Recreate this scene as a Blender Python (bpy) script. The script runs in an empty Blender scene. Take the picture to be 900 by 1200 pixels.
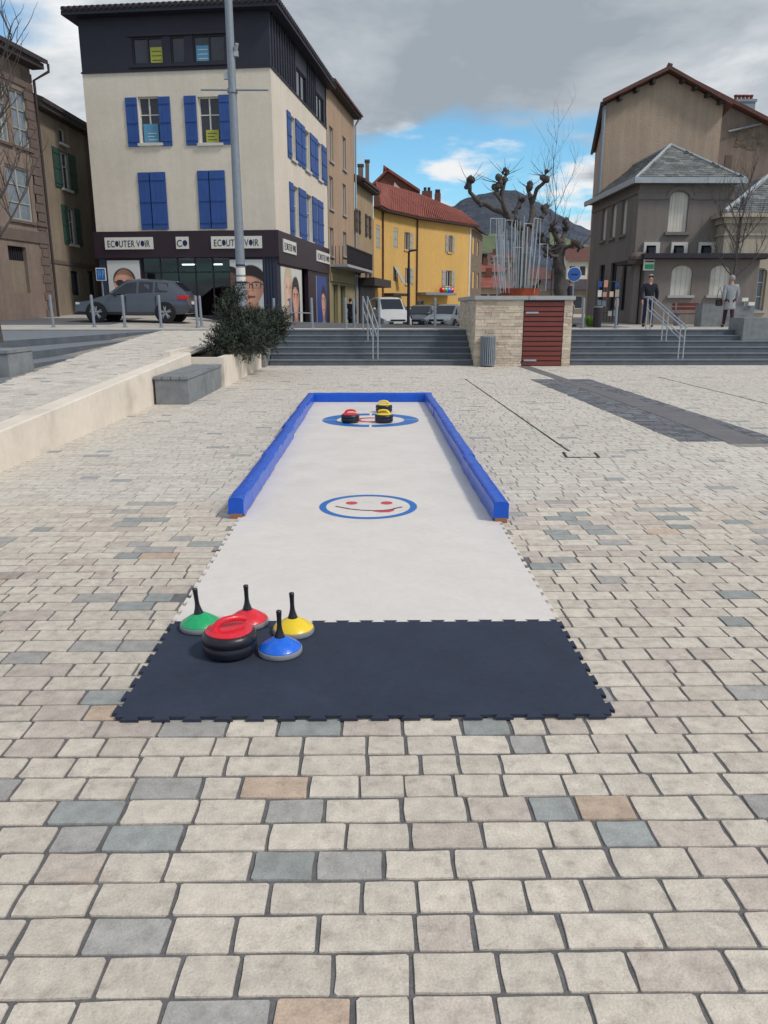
import bpy, bmesh, math, random
from mathutils import Vector, Matrix, noise as mnoise
R = math.radians
SC = bpy.context.scene
COL = SC.collection
rnd = random.Random(11)

# ------------------------------------------------------------------ camera
FPX, PITCH, YAW, EYE = 905.0, math.atan(239 / 905.0), R(-0.795), 1.6
cam = bpy.data.cameras.new('camera')
cam.sensor_fit = 'HORIZONTAL'; cam.sensor_width = 36.0; cam.lens = 36.0 * FPX / 900.0
cam.clip_start = 0.05; cam.clip_end = 6000
camo = bpy.data.objects.new('camera', cam); COL.objects.link(camo)
camo.location = (0, 0, EYE); camo.rotation_euler = (R(90) - PITCH, 0, YAW)
SC.camera = camo
SC.render.resolution_x = 768; SC.render.resolution_y = 1024

# ------------------------------------------------------------------ sky, sun, exposure
SUN_EL, SUN_AZ = R(48), R(118)          # azimuth clockwise from +Y (the view direction)
W = bpy.data.worlds.new('World'); SC.world = W; W.use_nodes = True
nt = W.node_tree; nt.nodes.clear()
def N(t, **k):
    n = nt.nodes.new(t)
    for a, b in k.items(): setattr(n, a, b)
    return n
def L(a, b): nt.links.new(a, b)
def math_node(op, a, b=None, clamp=False):
    m = N('ShaderNodeMath', operation=op); m.use_clamp = clamp
    for i, v in enumerate((a, b)):
        if v is None: continue
        if isinstance(v, (int, float)): m.inputs[i].default_value = v
        else: L(v, m.inputs[i])
    return m.outputs[0]
sky = N('ShaderNodeTexSky', sky_type='NISHITA'); sky.sun_disc = False
sky.sun_elevation = SUN_EL; sky.sun_rotation = SUN_AZ
sky.air_density = 1.0; sky.dust_density = 0.1; sky.ozone_density = 3.0
tc = N('ShaderNodeTexCoord')
sep = N('ShaderNodeSeparateXYZ'); L(tc.outputs['Generated'], sep.inputs[0])
# project the view direction on a cloud layer (a flat deck high above)
zc = math_node('MAXIMUM', sep.outputs['Z'], 0.0)
zc = math_node('ADD', zc, 0.16)
px_ = math_node('DIVIDE', sep.outputs['X'], zc); py_ = math_node('DIVIDE', sep.outputs['Y'], zc)
cmb = N('ShaderNodeCombineXYZ'); L(px_, cmb.inputs[0]); L(py_, cmb.inputs[1])
SKY_OFF = (3.6, 1.6, 3.7)
mp = N('ShaderNodeMapping'); mp.inputs['Location'].default_value = SKY_OFF
mp.inputs['Scale'].default_value = (1.0, 1.0, 1.0)
L(cmb.outputs[0], mp.inputs[0])
n1 = N('ShaderNodeTexNoise'); n1.inputs['Scale'].default_value = 0.62; n1.inputs['Detail'].default_value = 7
n1.inputs['Roughness'].default_value = 0.52; n1.inputs['Distortion'].default_value = 0.35
L(mp.outputs[0], n1.inputs['Vector'])
n2 = N('ShaderNodeTexNoise'); n2.inputs['Scale'].default_value = 1.15; n2.inputs['Detail'].default_value = 6
n2.inputs['Roughness'].default_value = 0.62; n2.inputs['Distortion'].default_value = 0.3
mp2 = N('ShaderNodeMapping'); mp2.inputs['Location'].default_value = (4.4, 0.2, 8.1); L(cmb.outputs[0], mp2.inputs[0])
L(mp2.outputs[0], n2.inputs['Vector'])
# cover: how much cloud there is
cov = N('ShaderNodeMapRange', interpolation_type='SMOOTHSTEP'); cov.inputs['From Min'].default_value = 0.385; cov.inputs['From Max'].default_value = 0.475
L(n1.outputs[0], cov.inputs[0])
# tone of the cloud: light rims, grey bellies
tone = N('ShaderNodeValToRGB'); e = tone.color_ramp.elements
e[0].position = 0.32; e[0].color = (0.235, 0.27, 0.305, 1)
e[1].position = 0.66; e[1].color = (0.64, 0.65, 0.66, 1)
k = tone.color_ramp.elements.new(0.48); k.color = (0.35, 0.38, 0.41, 1)
L(n2.outputs[0], tone.inputs[0])
STR = 0.10
sc_ = N('ShaderNodeVectorMath', operation='SCALE'); sc_.inputs['Scale'].default_value = 1.0 / STR
L(tone.outputs[0], sc_.inputs[0])
mx = N('ShaderNodeMix', data_type='RGBA'); L(cov.outputs[0], mx.inputs[0]); L(sky.outputs[0], mx.inputs[6]); L(sc_.outputs[0], mx.inputs[7])
n3 = N('ShaderNodeTexNoise'); n3.inputs['Scale'].default_value = 2.1; n3.inputs['Detail'].default_value = 7; n3.inputs['Roughness'].default_value = 0.55
mp3 = N('ShaderNodeMapping'); mp3.inputs['Location'].default_value = (1.7, 6.1, 2.9); L(cmb.outputs[0], mp3.inputs[0]); L(mp3.outputs[0], n3.inputs['Vector'])
cov3 = N('ShaderNodeMapRange', interpolation_type='SMOOTHSTEP'); cov3.inputs['From Min'].default_value = 0.50; cov3.inputs['From Max'].default_value = 0.64; L(n3.outputs[0], cov3.inputs[0])
skt = N('ShaderNodeMix', data_type='RGBA', blend_type='MULTIPLY'); skt.inputs[0].default_value = 1.0; L(sky.outputs[0], skt.inputs[6]); skt.inputs[7].default_value = (0.72, 1.04, 1.06, 1)
puff = N('ShaderNodeMix', data_type='RGBA'); L(cov3.outputs[0], puff.inputs[0]); L(skt.outputs[2], puff.inputs[6]); puff.inputs[7].default_value = (0.60 / STR, 0.61 / STR, 0.62 / STR, 1)
L(puff.outputs[2], mx.inputs[6])
bg = N('ShaderNodeBackground'); bg.inputs[1].default_value = STR; L(mx.outputs[2], bg.inputs[0])
wo = N('ShaderNodeOutputWorld'); L(bg.outputs[0], wo.inputs[0])

sl = bpy.data.lights.new('sun', 'SUN'); sl.energy = 1.5; sl.angle = R(10); sl.color = (1.0, 0.93, 0.86)
so = bpy.data.objects.new('sun', sl); COL.objects.link(so)
sd = Vector((math.sin(SUN_AZ) * math.cos(SUN_EL), math.cos(SUN_AZ) * math.cos(SUN_EL), math.sin(SUN_EL)))
so.rotation_euler = sd.to_track_quat('Z', 'Y').to_euler(); so.location = (20, -10, 30)
vs = SC.view_settings
vs.view_transform = 'Standard'; vs.look = 'None'; vs.gamma = 1.0; vs.exposure = 0.55; vs.use_curve_mapping = False

# ------------------------------------------------------------------ pixels of the survey photograph to points
CM = Matrix.Rotation(YAW, 3, 'Z') @ Matrix.Rotation(R(90) - PITCH, 3, 'X')
CO = Vector((0, 0, EYE))
def ray(px, py): return (CM @ Vector(((px - 450) / FPX, (600 - py) / FPX, -1.0))).normalized()
def at(px, py, Y): d = ray(px, py); return CO + d * (Y / d.y)
def atz(px, py, Z=0.0): d = ray(px, py); return CO + d * ((Z - EYE) / d.z)
def atx(px, D): return at(px, 361, D).x

# ------------------------------------------------------------------ materials
def lin(v):
    v /= 255.0
    return v / 12.92 if v <= 0.04045 else ((v + 0.055) / 1.055) ** 2.4
def rgb(r, g, b, k=1.0): return (lin(r) * k, lin(g) * k, lin(b) * k)
MATS = {}
def mat(name, col, rough=0.7, var=0.12, scale=4.0, bump=0.0, bscale=40.0, metal=0.0, streak=0.0, attr=False,
        grain=0.0, rust=0.0, spec=0.5, stain=None, stain_amt=0.0, stain_scale=1.5, aniso=(1, 1, 1), coat=0.0, bdist=0.01):
    m = bpy.data.materials.new(name); m.use_nodes = True; t = m.node_tree; ns = t.nodes; lk = t.links
    b = ns['Principled BSDF']; b.inputs['Roughness'].default_value = rough; b.inputs['Metallic'].default_value = metal
    b.inputs['Specular IOR Level'].default_value = spec; b.inputs['Coat Weight'].default_value = coat
    b.inputs['Coat Roughness'].default_value = 0.08
    co = ns.new('ShaderNodeTexCoord')
    mpn = ns.new('ShaderNodeMapping'); mpn.inputs['Scale'].default_value = aniso; lk.new(co.outputs['Object'], mpn.inputs[0])
    vec = mpn.outputs[0]
    if attr:
        a = ns.new('ShaderNodeAttribute'); a.attribute_name = 'col'; src = a.outputs['Color']
    else:
        r_ = ns.new('ShaderNodeRGB'); r_.outputs[0].default_value = (*col, 1); src = r_.outputs[0]
    def noise(s, d=5, v=vec, rg=0.55):
        n = ns.new('ShaderNodeTexNoise'); n.inputs['Scale'].default_value = s; n.inputs['Detail'].default_value = d
        n.inputs['Roughness'].default_value = rg; lk.new(v, n.inputs['Vector']); return n.outputs[0]
    def mulmix(src, fac_socket, lo, hi):
        mr = ns.new('ShaderNodeMapRange'); mr.inputs['From Min'].default_value = 0.3; mr.inputs['From Max'].default_value = 0.7
        mr.inputs['To Min'].default_value = lo; mr.inputs['To Max'].default_value = hi; lk.new(fac_socket, mr.inputs[0])
        vm = ns.new('ShaderNodeVectorMath'); vm.operation = 'SCALE'; lk.new(src, vm.inputs[0]); lk.new(mr.outputs[0], vm.inputs['Scale'])
        return vm.outputs[0]
    if var:
        src = mulmix(src, noise(scale), 1 - var, 1 + var)
        src = mulmix(src, noise(scale * 9, 3), 1 - var * .6, 1 + var * .6)
    if streak:
        m2 = ns.new('ShaderNodeMapping'); m2.inputs['Scale'].default_value = (2.2, 2.2, 0.12); lk.new(co.outputs['Object'], m2.inputs[0])
        src = mulmix(src, noise(1.6, 5, m2.outputs[0]), 1 - streak, 1 + streak * .4)
    if stain is not None:
        n = noise(stain_scale, 6, vec, 0.62)
        mr = ns.new('ShaderNodeMapRange'); mr.inputs['From Min'].default_value = 0.52; mr.inputs['From Max'].default_value = 0.72
        mr.inputs['To Max'].default_value = stain_amt; lk.new(n, mr.inputs[0])
        x = ns.new('ShaderNodeMix'); x.data_type = 'RGBA'; lk.new(mr.outputs[0], x.inputs[0]); lk.new(src, x.inputs[6]); x.inputs[7].default_value = (*stain, 1)
        src = x.outputs[2]
    if grain:
        src = mulmix(src, noise(260, 2), 1 - grain, 1 + grain)
        pn = noise(75, 4, vec, .7); mr = ns.new('ShaderNodeMapRange'); mr.inputs['From Min'].default_value = 0.62; mr.inputs['From Max'].default_value = 0.72
        mr.inputs['To Min'].default_value = 1.0; mr.inputs['To Max'].default_value = 0.62; lk.new(pn, mr.inputs[0])
        vm = ns.new('ShaderNodeVectorMath'); vm.operation = 'SCALE'; lk.new(src, vm.inputs[0]); lk.new(mr.outputs[0], vm.inputs['Scale']); src = vm.outputs[0]
    if rust:
        n = noise(1.9, 6, vec, .6); mr = ns.new('ShaderNodeMapRange'); mr.inputs['From Min'].default_value = 0.64; mr.inputs['From Max'].default_value = 0.76; mr.inputs['To Max'].default_value = rust; lk.new(n, mr.inputs[0])
        x = ns.new('ShaderNodeMix'); x.data_type = 'RGBA'; lk.new(mr.outputs[0], x.inputs[0]); lk.new(src, x.inputs[6]); x.inputs[7].default_value = (*rgb(176, 126, 84), 1); src = x.outputs[2]
    lk.new(src, b.inputs['Base Color'])
    if bump:
        bp = ns.new('ShaderNodeBump'); bp.inputs['Strength'].default_value = bump; bp.inputs['Distance'].default_value = bdist
        lk.new(noise(bscale, 4), bp.inputs['Height']); lk.new(bp.outputs[0], b.inputs['Normal'])
        rr = ns.new('ShaderNodeMapRange'); rr.inputs['To Min'].default_value = max(0.02, rough - .1); rr.inputs['To Max'].default_value = min(1, rough + .1)
        lk.new(noise(bscale * .3, 3), rr.inputs[0]); lk.new(rr.outputs[0], b.inputs['Roughness'])
    MATS[name] = m
    return m
def emat(name, col, s):
    m = bpy.data.materials.new(name); m.use_nodes = True; t = m.node_tree; b = t.nodes['Principled BSDF']
    b.inputs['Base Color'].default_value = (*col, 1); b.inputs['Emission Color'].default_value = (*col, 1); b.inputs['Emission Strength'].default_value = s
    MATS[name] = m; return m
def glassmat(name, tint=(0.02, 0.024, 0.03), mixf=0.35):
    m = bpy.data.materials.new(name); m.use_nodes = True; t = m.node_tree; ns = t.nodes
    ns.clear(); o = ns.new('ShaderNodeOutputMaterial'); p = ns.new('ShaderNodeBsdfTransparent'); p.inputs[0].default_value = (0.5, 0.53, 0.56, 1)
    g = ns.new('ShaderNodeBsdfGlossy'); g.inputs['Roughness'].default_value = 0.03; g.inputs[0].default_value = (0.9, 0.95, 1, 1)
    f = ns.new('ShaderNodeFresnel'); f.inputs[0].default_value = 1.5
    x = ns.new('ShaderNodeMixShader'); t.links.new(f.outputs[0], x.inputs[0]); t.links.new(p.outputs[0], x.inputs[1]); t.links.new(g.outputs[0], x.inputs[2])
    t.links.new(x.outputs[0], o.inputs[0]); MATS[name] = m; return m

DARK = rgb(26, 26, 40)
mat('paver', (.5, .5, .5), 0.86, 0.15, 15, 0.9, 110, attr=True, stain=rgb(124, 114, 106), stain_amt=0.42, stain_scale=18, bdist=0.003, grain=0.10, rust=0.5)
mat('paver_far', (.5, .5, .5), 0.88, 0.12, 3, 0.5, 30, attr=True, bdist=0.006)
mat('joint_sand', rgb(146, 141, 134), 0.95, 0.2, 12, 0.6, 90)
mat('joint', rgb(104, 102, 103), 0.95, 0.25, 12, 0.6, 90)
mat('ice', rgb(222, 215, 208), 0.48, 0.05, 2.2, 0.10, 9, stain=rgb(196, 189, 183), stain_amt=0.3, stain_scale=2.4, spec=0.45)
mat('rubber_mat', rgb(49, 56, 72), 0.72, 0.12, 3, 0.30, 160, spec=0.3, stain=rgb(66, 72, 92), stain_amt=0.25, stain_scale=3.5, bdist=0.003)
mat('vinyl', rgb(10, 84, 196), 0.30, 0.10, 5, 0.4, 11, spec=0.5, bdist=0.02)
mat('timber', rgb(150, 108, 82), 0.8, 0.2, 14, 0.3, 60)
mat('print_blue', rgb(32, 108, 186), 0.45, 0.06, 8)
mat('print_red', rgb(206, 62, 82), 0.45, 0.08, 10)
mat('print_maroon', rgb(96, 26, 44), 0.45, 0.08, 10)
mat('plastic_black', rgb(30, 31, 42), 0.36, 0.1, 20, 0.1, 80)
mat('plastic_grey', rgb(138, 140, 146), 0.5, 0.08, 20)
for n_, c_ in (('green', (20, 168, 104)), ('red', (222, 34, 52)), ('blue', (16, 104, 222)), ('yellow', (240, 206, 40))):
    mat('plastic_' + n_, rgb(*c_), 0.30, 0.06, 14, 0.12, 60, stain=rgb(150, 140, 134), stain_amt=0.12, stain_scale=30, coat=0.15)
mat('cream_wall', rgb(226, 215, 200), 0.85, 0.07, 1.2, 0.25, 50, stain=rgb(172, 162, 150), stain_amt=0.5, stain_scale=1.3)
mat('granite', rgb(126, 130, 133), 0.75, 0.16, 6, 0.25, 90, stain=rgb(80, 84, 92), stain_amt=0.5, stain_scale=2.2)
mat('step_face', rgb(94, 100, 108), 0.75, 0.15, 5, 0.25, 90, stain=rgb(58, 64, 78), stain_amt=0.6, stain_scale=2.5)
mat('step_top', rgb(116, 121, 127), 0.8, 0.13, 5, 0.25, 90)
mat('ledge_stone', (.5, .5, .5), 0.85, 0.14, 14, 0.5, 40, attr=True, bdist=0.01)
mat('cap_stone', rgb(168, 168, 168), 0.8, 0.1, 4, 0.2, 60)
mat('red_wood', rgb(124, 58, 50), 0.6, 0.2, 5, 0.25, 50, aniso=(0.6, 6, 14))
mat('steel', rgb(184, 190, 196), 0.38, 0.08, 20, 0, 0, metal=0.75)
mat('galvanised', rgb(138, 146, 156), 0.55, 0.08, 9, 0.1, 60, metal=0.35)
mat('asphalt', rgb(96, 97, 102), 0.92, 0.12, 1.5, 0.4, 120)
mat('dark_slab', rgb(110, 108, 110), 0.85, 0.1, 2, 0.3, 80)
mat('pave_far', rgb(178, 172, 164), 0.9, 0.12, 0.9, 0.3, 12)
mat('earth', rgb(70, 58, 50), 0.95, 0.3, 8, 0.6, 30)
mat('render_cream', rgb(224, 213, 197), 0.9, 0.05, 0.6, 0.4, 16, streak=0.07, bdist=0.02)
mat('attic_navy', rgb(36, 37, 52), 0.6, 0.1, 2, 0.1, 30)
mat('fascia_plum', rgb(44, 26, 40), 0.5, 0.08, 2)
mat('pier_blue', rgb(46, 54, 74), 0.55, 0.1, 3)
mat('shutter_blue', rgb(44, 82, 150), 0.6, 0.10, 3, 0.15, 40, streak=0.08)
mat('shutter_green', rgb(46, 80, 70), 0.7, 0.14, 3, 0.15, 40, streak=0.15)
mat('shutter_grey', rgb(168, 168, 160), 0.75, 0.1, 3, 0.15, 40, streak=0.12)
mat('shutter_white', rgb(216, 211, 200), 0.75, 0.08, 3, 0.15, 40, streak=0.16, stain=rgb(150, 100, 80), stain_amt=0.25)
mat('shutter_dark', rgb(58, 50, 50), 0.75, 0.12, 3)
mat('frame_white', rgb(206, 204, 198), 0.6, 0.05, 5)
mat('frame_dark', rgb(30, 30, 42), 0.5, 0.08, 5)
mat('pane', rgb(44, 49, 60), 0.06, 0.25, 0.8, spec=0.6)
mat('pane_light', rgb(120, 132, 144), 0.10, 0.25, 0.7, spec=0.6)
mat('tile_red', rgb(140, 78, 66), 0.85, 0.22, 1.4, 0.9, 14, stain=rgb(94, 54, 50), stain_amt=0.7, stain_scale=0.8, bdist=0.05)
mat('tile_brown', rgb(98, 64, 58), 0.85, 0.2, 2, 0.6, 14, bdist=0.03)
mat('tile_dark', rgb(60, 54, 60), 0.85, 0.25, 3, 0.4, 20)
mat('slate', (.5, .5, .5), 0.65, 0.16, 8, 0.3, 40, attr=True)
mat('zinc', rgb(168, 174, 178), 0.5, 0.1, 3, metal=0.25)
mat('render_brown', rgb(134, 118, 108), 0.9, 0.12, 0.6, 0.4, 14, streak=0.18, stain=rgb(86, 74, 68), stain_amt=0.5, stain_scale=0.7, bdist=0.02)
mat('render_drab', rgb(138, 126, 110), 0.9, 0.12, 0.5, 0.4, 14, streak=0.15, stain=rgb(92, 80, 68), stain_amt=0.5, stain_scale=0.6, bdist=0.02)
mat('stone_brown', rgb(106, 92, 86), 0.9, 0.15, 2, 0.4, 20)
mat('render_tan', rgb(176, 150, 126), 0.9, 0.08, 0.7, 0.4, 16, streak=0.16, bdist=0.02)
mat('render_beige', rgb(164, 142, 112), 0.9, 0.1, 0.7, 0.4, 16, streak=0.15, bdist=0.02)
mat('render_yellow', rgb(214, 172, 100), 0.9, 0.07, 0.4, 0.3, 16, streak=0.05, bdist=0.02)
mat('shop_ochre', rgb(150, 140, 104), 0.8, 0.12, 1)
mat('render_grey', rgb(126, 118, 113), 0.92, 0.07, 0.6, 0.5, 20, streak=0.14, bdist=0.02)
mat('render_grey_trim', rgb(122, 114, 110), 0.9, 0.08, 1, 0.3, 20)
mat('render_gable', rgb(172, 152, 134), 0.92, 0.08, 0.4, 0.6, 12, streak=0.15, stain=rgb(118, 100, 88), stain_amt=0.35, stain_scale=0.35, bdist=0.03)
mat('ashlar', rgb(176, 166, 150), 0.9, 0.12, 1.2, 0.3, 16, streak=0.12)
mat('rubble', rgb(120, 104, 90), 0.95, 0.35, 5, 0.9, 9, bdist=0.05)
mat('brick_dark', rgb(112, 70, 60), 0.92, 0.3, 7, 0.7, 16, bdist=0.03)
mat('bark', rgb(80, 75, 72), 0.95, 0.3, 6, 0.8, 24, bdist=0.02)
mat('twig', rgb(84, 76, 74), 0.95, 0.2, 8)
mat('leaf', (.05, .05, .05), 0.55, 0.25, 12, attr=True, spec=0.25)
mat('forest', rgb(60, 67, 82), 0.95, 0.45, 0.035, 1.0, 0.12, stain=rgb(70, 76, 74), stain_amt=0.6, stain_scale=0.014, bdist=6)
mat('meadow', rgb(92, 104, 72), 0.95, 0.3, 0.06)
mat('rust', rgb(150, 70, 42), 0.9, 0.25, 6, 0.4, 40)
mat('car_grey', rgb(78, 85, 96), 0.32, 0.03, 2, metal=0.45, coat=0.6)
mat('car_white', rgb(196, 198, 198), 0.35, 0.03, 2, coat=0.5)
mat('car_dark', rgb(52, 58, 66), 0.35, 0.03, 2, metal=0.3, coat=0.5)
mat('car_silver', rgb(146, 152, 158), 0.35, 0.03, 2, metal=0.4, coat=0.5)
mat('car_glass', rgb(26, 30, 42), 0.06, 0.1, 1, spec=0.7)
mat('tyre', rgb(26, 26, 30), 0.85, 0.1, 8)
mat('alloy', rgb(150, 154, 160), 0.35, 0.05, 8, metal=0.6)
mat('lamp_red', rgb(196, 26, 40), 0.25, 0.1, 8)
mat('lamp_clear', rgb(206, 212, 216), 0.15, 0.1, 8)
mat('plate', rgb(214, 214, 206), 0.5, 0.05, 8)
mat('sign_white', rgb(222, 220, 212), 0.55, 0.03, 4)
mat('ink', rgb(36, 34, 54), 0.6, 0.05, 4)
mat('ink_navy', rgb(26, 30, 72), 0.6, 0.05, 4)
mat('sign_blue', rgb(40, 88, 164), 0.5, 0.05, 4)
mat('placard_yellow', rgb(176, 178, 74), 0.6, 0.06, 6)
mat('placard_cyan', rgb(90, 150, 186), 0.6, 0.06, 6)
mat('poster_white', rgb(216, 218, 214), 0.5, 0.03, 2)
mat('poster_blue', rgb(44, 76, 140), 0.5, 0.2, 2)
mat('skin_print', rgb(206, 150, 128), 0.5, 0.08, 4)
mat('print_photo', (.5, .5, .5), 0.5, 0.0, attr=True)
mat('skin_print_pale', rgb(222, 184, 162), 0.5, 0.06, 4)
mat('lip_print', rgb(170, 70, 70), 0.5, 0.06, 4)
mat('hair_print', rgb(48, 38, 40), 0.55, 0.2, 8)
mat('shade_print', rgb(150, 106, 92), 0.5, 0.08, 4)
mat('hair_print_fair', rgb(200, 176, 140), 0.55, 0.15, 8)
mat('teal_print', rgb(110, 190, 196), 0.5, 0.1, 3)
mat('skin', rgb(190, 140, 118), 0.6, 0.06, 12)
mat('cloth_dark', rgb(30, 32, 46), 0.9, 0.15, 14, 0.3, 120)
mat('cloth_denim', rgb(38, 46, 74), 0.9, 0.15, 14, 0.3, 120)
mat('cloth_grey', rgb(150, 154, 158), 0.9, 0.12, 14, 0.3, 120)
mat('cloth_plum', rgb(62, 40, 50), 0.9, 0.2, 20, 0.3, 120)
mat('hair_grey', rgb(150, 146, 142), 0.8, 0.2, 30)
mat('hair_brown', rgb(60, 42, 38), 0.8, 0.2, 30)
mat('leather', rgb(34, 30, 34), 0.5, 0.1, 10)
mat('iron_dark', rgb(40, 38, 46), 0.6, 0.15, 6)
mat('interior', rgb(32, 28, 36), 0.9, 0.2, 2)
mat('interior_red', rgb(84, 34, 44), 0.9, 0.2, 2)
mat('plant_green', rgb(96, 134, 40), 0.8, 0.2, 8)
emat('tube_light', (1.0, 0.97, 0.92), 6.0)
glassmat('shop_glass')
# ------------------------------------------------------------------ building blocks
ORG = {}
def cprops(o, label=None, cat=None, group=None, kind=None):
    if label: o['label'] = label
    if cat: o['category'] = cat
    if group: o['group'] = group
    if kind: o['kind'] = kind
    return o
def thing(name, loc, label, cat, group=None):
    o = bpy.data.objects.new(name, None); COL.objects.link(o); o.location = loc
    o.empty_display_size = 0.2
    ORG[o.name] = Vector(loc)
    return cprops(o, label, cat, group)
class MB:
    def __init__(s): s.v = []; s.f = []; s.m = []; s.c = []; s.mats = []; s.usec = False
    def mi(s, m):
        if m not in s.mats: s.mats.append(m)
        return s.mats.index(m)
    def face(s, pts, m, col=None):
        b = len(s.v); s.v.extend([tuple(p) for p in pts]); s.f.append(list(range(b, b + len(pts)))); s.m.append(s.mi(m)); s.c.append(col)
        if col is not None: s.usec = True
    def raw(s, verts, faces, m, col=None):
        b = len(s.v); s.v.extend([tuple(p) for p in verts]); k = s.mi(m)
        for f in faces: s.f.append([b + i for i in f]); s.m.append(k); s.c.append(col)
        if col is not None: s.usec = True
    def hexa(s, p, m, col=None):      # 8 corners: bottom ring then top ring
        s.raw(p, [(3, 2, 1, 0), (4, 5, 6, 7), (0, 1, 5, 4), (1, 2, 6, 5), (2, 3, 7, 6), (3, 0, 4, 7)], m, col)
    def box(s, x0, x1, y0, y1, z0, z1, m, col=None):
        s.hexa([(x0, y0, z0), (x1, y0, z0), (x1, y1, z0), (x0, y1, z0), (x0, y0, z1), (x1, y0, z1), (x1, y1, z1), (x0, y1, z1)], m, col)
    def bbox(s, x0, x1, y0, y1, z0, z1, m, b=0.01, col=None):   # box with bevelled edges
        bm = bmesh.new(); bmesh.ops.create_cube(bm, size=1)
        for v in bm.verts: v.co = Vector(((x0 + x1) / 2 + v.co.x * (x1 - x0), (y0 + y1) / 2 + v.co.y * (y1 - y0), (z0 + z1) / 2 + v.co.z * (z1 - z0)))
        bmesh.ops.bevel(bm, geom=list(bm.edges), offset=b, segments=2, affect='EDGES')
        s.bm(bm, m, col)
    def bm(s, bm, m, col=None):
        bm.verts.ensure_lookup_table(); bm.verts.index_update()
        s.raw([v.co.copy() for v in bm.verts], [[v.index for v in f.verts] for f in bm.faces], m, col); bm.free()
    def extr(s, poly, d, m, col=None, ms=None):     # polygon (3d points, ccw seen from +d) pushed along d
        n = len(poly); d = Vector(d); a = [Vector(p) for p in poly]; b = [p + d for p in a]
        s.raw(a + b, [list(range(n - 1, -1, -1))], m, col); base = len(s.v) - 2 * n
        k = s.mi(m); s.f.append([base + n + i for i in range(n)]); s.m.append(k); s.c.append(col)
        k2 = s.mi(ms or m)
        for i in range(n):
            j = (i + 1) % n; s.f.append([base + i, base + j, base + n + j, base + n + i]); s.m.append(k2); s.c.append(col)
    def tube(s, pts, rad, m, n=8, col=None, cap=True):
        pts = [Vector(p) for p in pts]
        if not isinstance(rad, (list, tuple)): rad = [rad] * len(pts)
        rings = []; ref = None
        for i, p in enumerate(pts):
            t = (pts[min(i + 1, len(pts) - 1)] - pts[max(i - 1, 0)])
            if t.length < 1e-9: t = Vector((0, 0, 1))
            t.normalize()
            if ref is None: ref = t.orthogonal().normalized()
            u = (ref - t * ref.dot(t))
            if u.length < 1e-4: u = t.orthogonal()
            u.normalize(); w = t.cross(u); ref = u
            rings.append([p + (u * math.cos(2 * math.pi * k / n) + w * math.sin(2 * math.pi * k / n)) * rad[i] for k in range(n)])
        vs_ = [q for r_ in rings for q in r_]; fs = []
        for i in range(len(rings) - 1):
            for k in range(n):
                a = i * n + k; b = i * n + (k + 1) % n; fs.append((a, b, b + n, a + n))
        if cap: fs.append(tuple(range(n - 1, -1, -1))); fs.append(tuple((len(rings) - 1) * n + k for k in range(n)))
        s.raw(vs_, fs, m, col)
    def lathe(s, prof, c, m, n=32, col=None, ax=None):   # prof: (r, z) list; c centre
        c = Vector(c); ax = ax or Matrix.Identity(3); vs_ = []; fs = []
        for r_, z in prof:
            for k in range(n):
                a = 2 * math.pi * k / n; vs_.append(c + ax @ Vector((r_ * math.cos(a), r_ * math.sin(a), z)))
        for i in range(len(prof) - 1):
            for k in range(n):
                a = i * n + k; b = i * n + (k + 1) % n; fs.append((a, b, b + n, a + n))
        if prof[0][0] > 1e-6: fs.append(tuple(range(n - 1, -1, -1)))
        if prof[-1][0] > 1e-6: fs.append(tuple((len(prof) - 1) * n + k for k in range(n)))
        s.raw(vs_, fs, m, col)
    def ball(s, c, r_, m, sx=1, sy=1, sz=1, seg=12, col=None):
        bm = bmesh.new(); bmesh.ops.create_uvsphere(bm, u_segments=seg, v_segments=max(6, seg // 2 + 2), radius=r_)
        for v in bm.verts: v.co = Vector(c) + Vector((v.co.x * sx, v.co.y * sy, v.co.z * sz))
        s.bm(bm, m, col)
    def build(s, name, parent=None, smooth=False, origin=None, label=None, cat=None, group=None, kind=None):
        org = Vector(origin) if origin is not None else (ORG.get(parent.name, Vector()) if parent else Vector())
        me = bpy.data.meshes.new(name)
        me.from_pydata([(v[0] - org.x, v[1] - org.y, v[2] - org.z) for v in s.v], [], s.f)
        for m in s.mats: me.materials.append(MATS[m])
        me.polygons.foreach_set('material_index', s.m)
        if s.usec:
            ca = me.color_attributes.new('col', 'FLOAT_COLOR', 'CORNER'); buf = []
            for f, c in zip(s.f, s.c):
                c = c or (.5, .5, .5); buf.extend((c[0], c[1], c[2], 1.0) * len(f))
            ca.data.foreach_set('color', buf)
        me.update()
        if smooth:
            me.polygons.foreach_set('use_smooth', [True] * len(me.polygons))
            try: me.set_sharp_from_angle(angle=R(40 if smooth is True else smooth))
            except Exception: pass
        o = bpy.data.objects.new(name, me); COL.objects.link(o)
        if parent:
            o.parent = parent; ORG[o.name] = org
        else:
            o.location = org; ORG[o.name] = org
        return cprops(o, label, cat, group, kind)
def copy_tree(o, parent=None):
    c = o.copy(); COL.objects.link(c)
    if parent: c.parent = parent
    for ch in [x for x in bpy.data.objects if x.parent == o]: copy_tree(ch, c)
    return c
def text_mesh(txt, size, ext=0.004):
    cu = bpy.data.curves.new('lettering', 'FONT'); cu.body = txt; cu.size = size; cu.extrude = ext; cu.align_x = 'LEFT'
    ob = bpy.data.objects.new('lettering', cu); COL.objects.link(ob); dg = bpy.context.evaluated_depsgraph_get()
    me = bpy.data.meshes.new_from_object(ob.evaluated_get(dg)); vs_ = [v.co.copy() for v in me.vertices]; fs = [list(p.vertices) for p in me.polygons]
    bpy.data.objects.remove(ob); bpy.data.curves.remove(cu); bpy.data.meshes.remove(me); return vs_, fs

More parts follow.
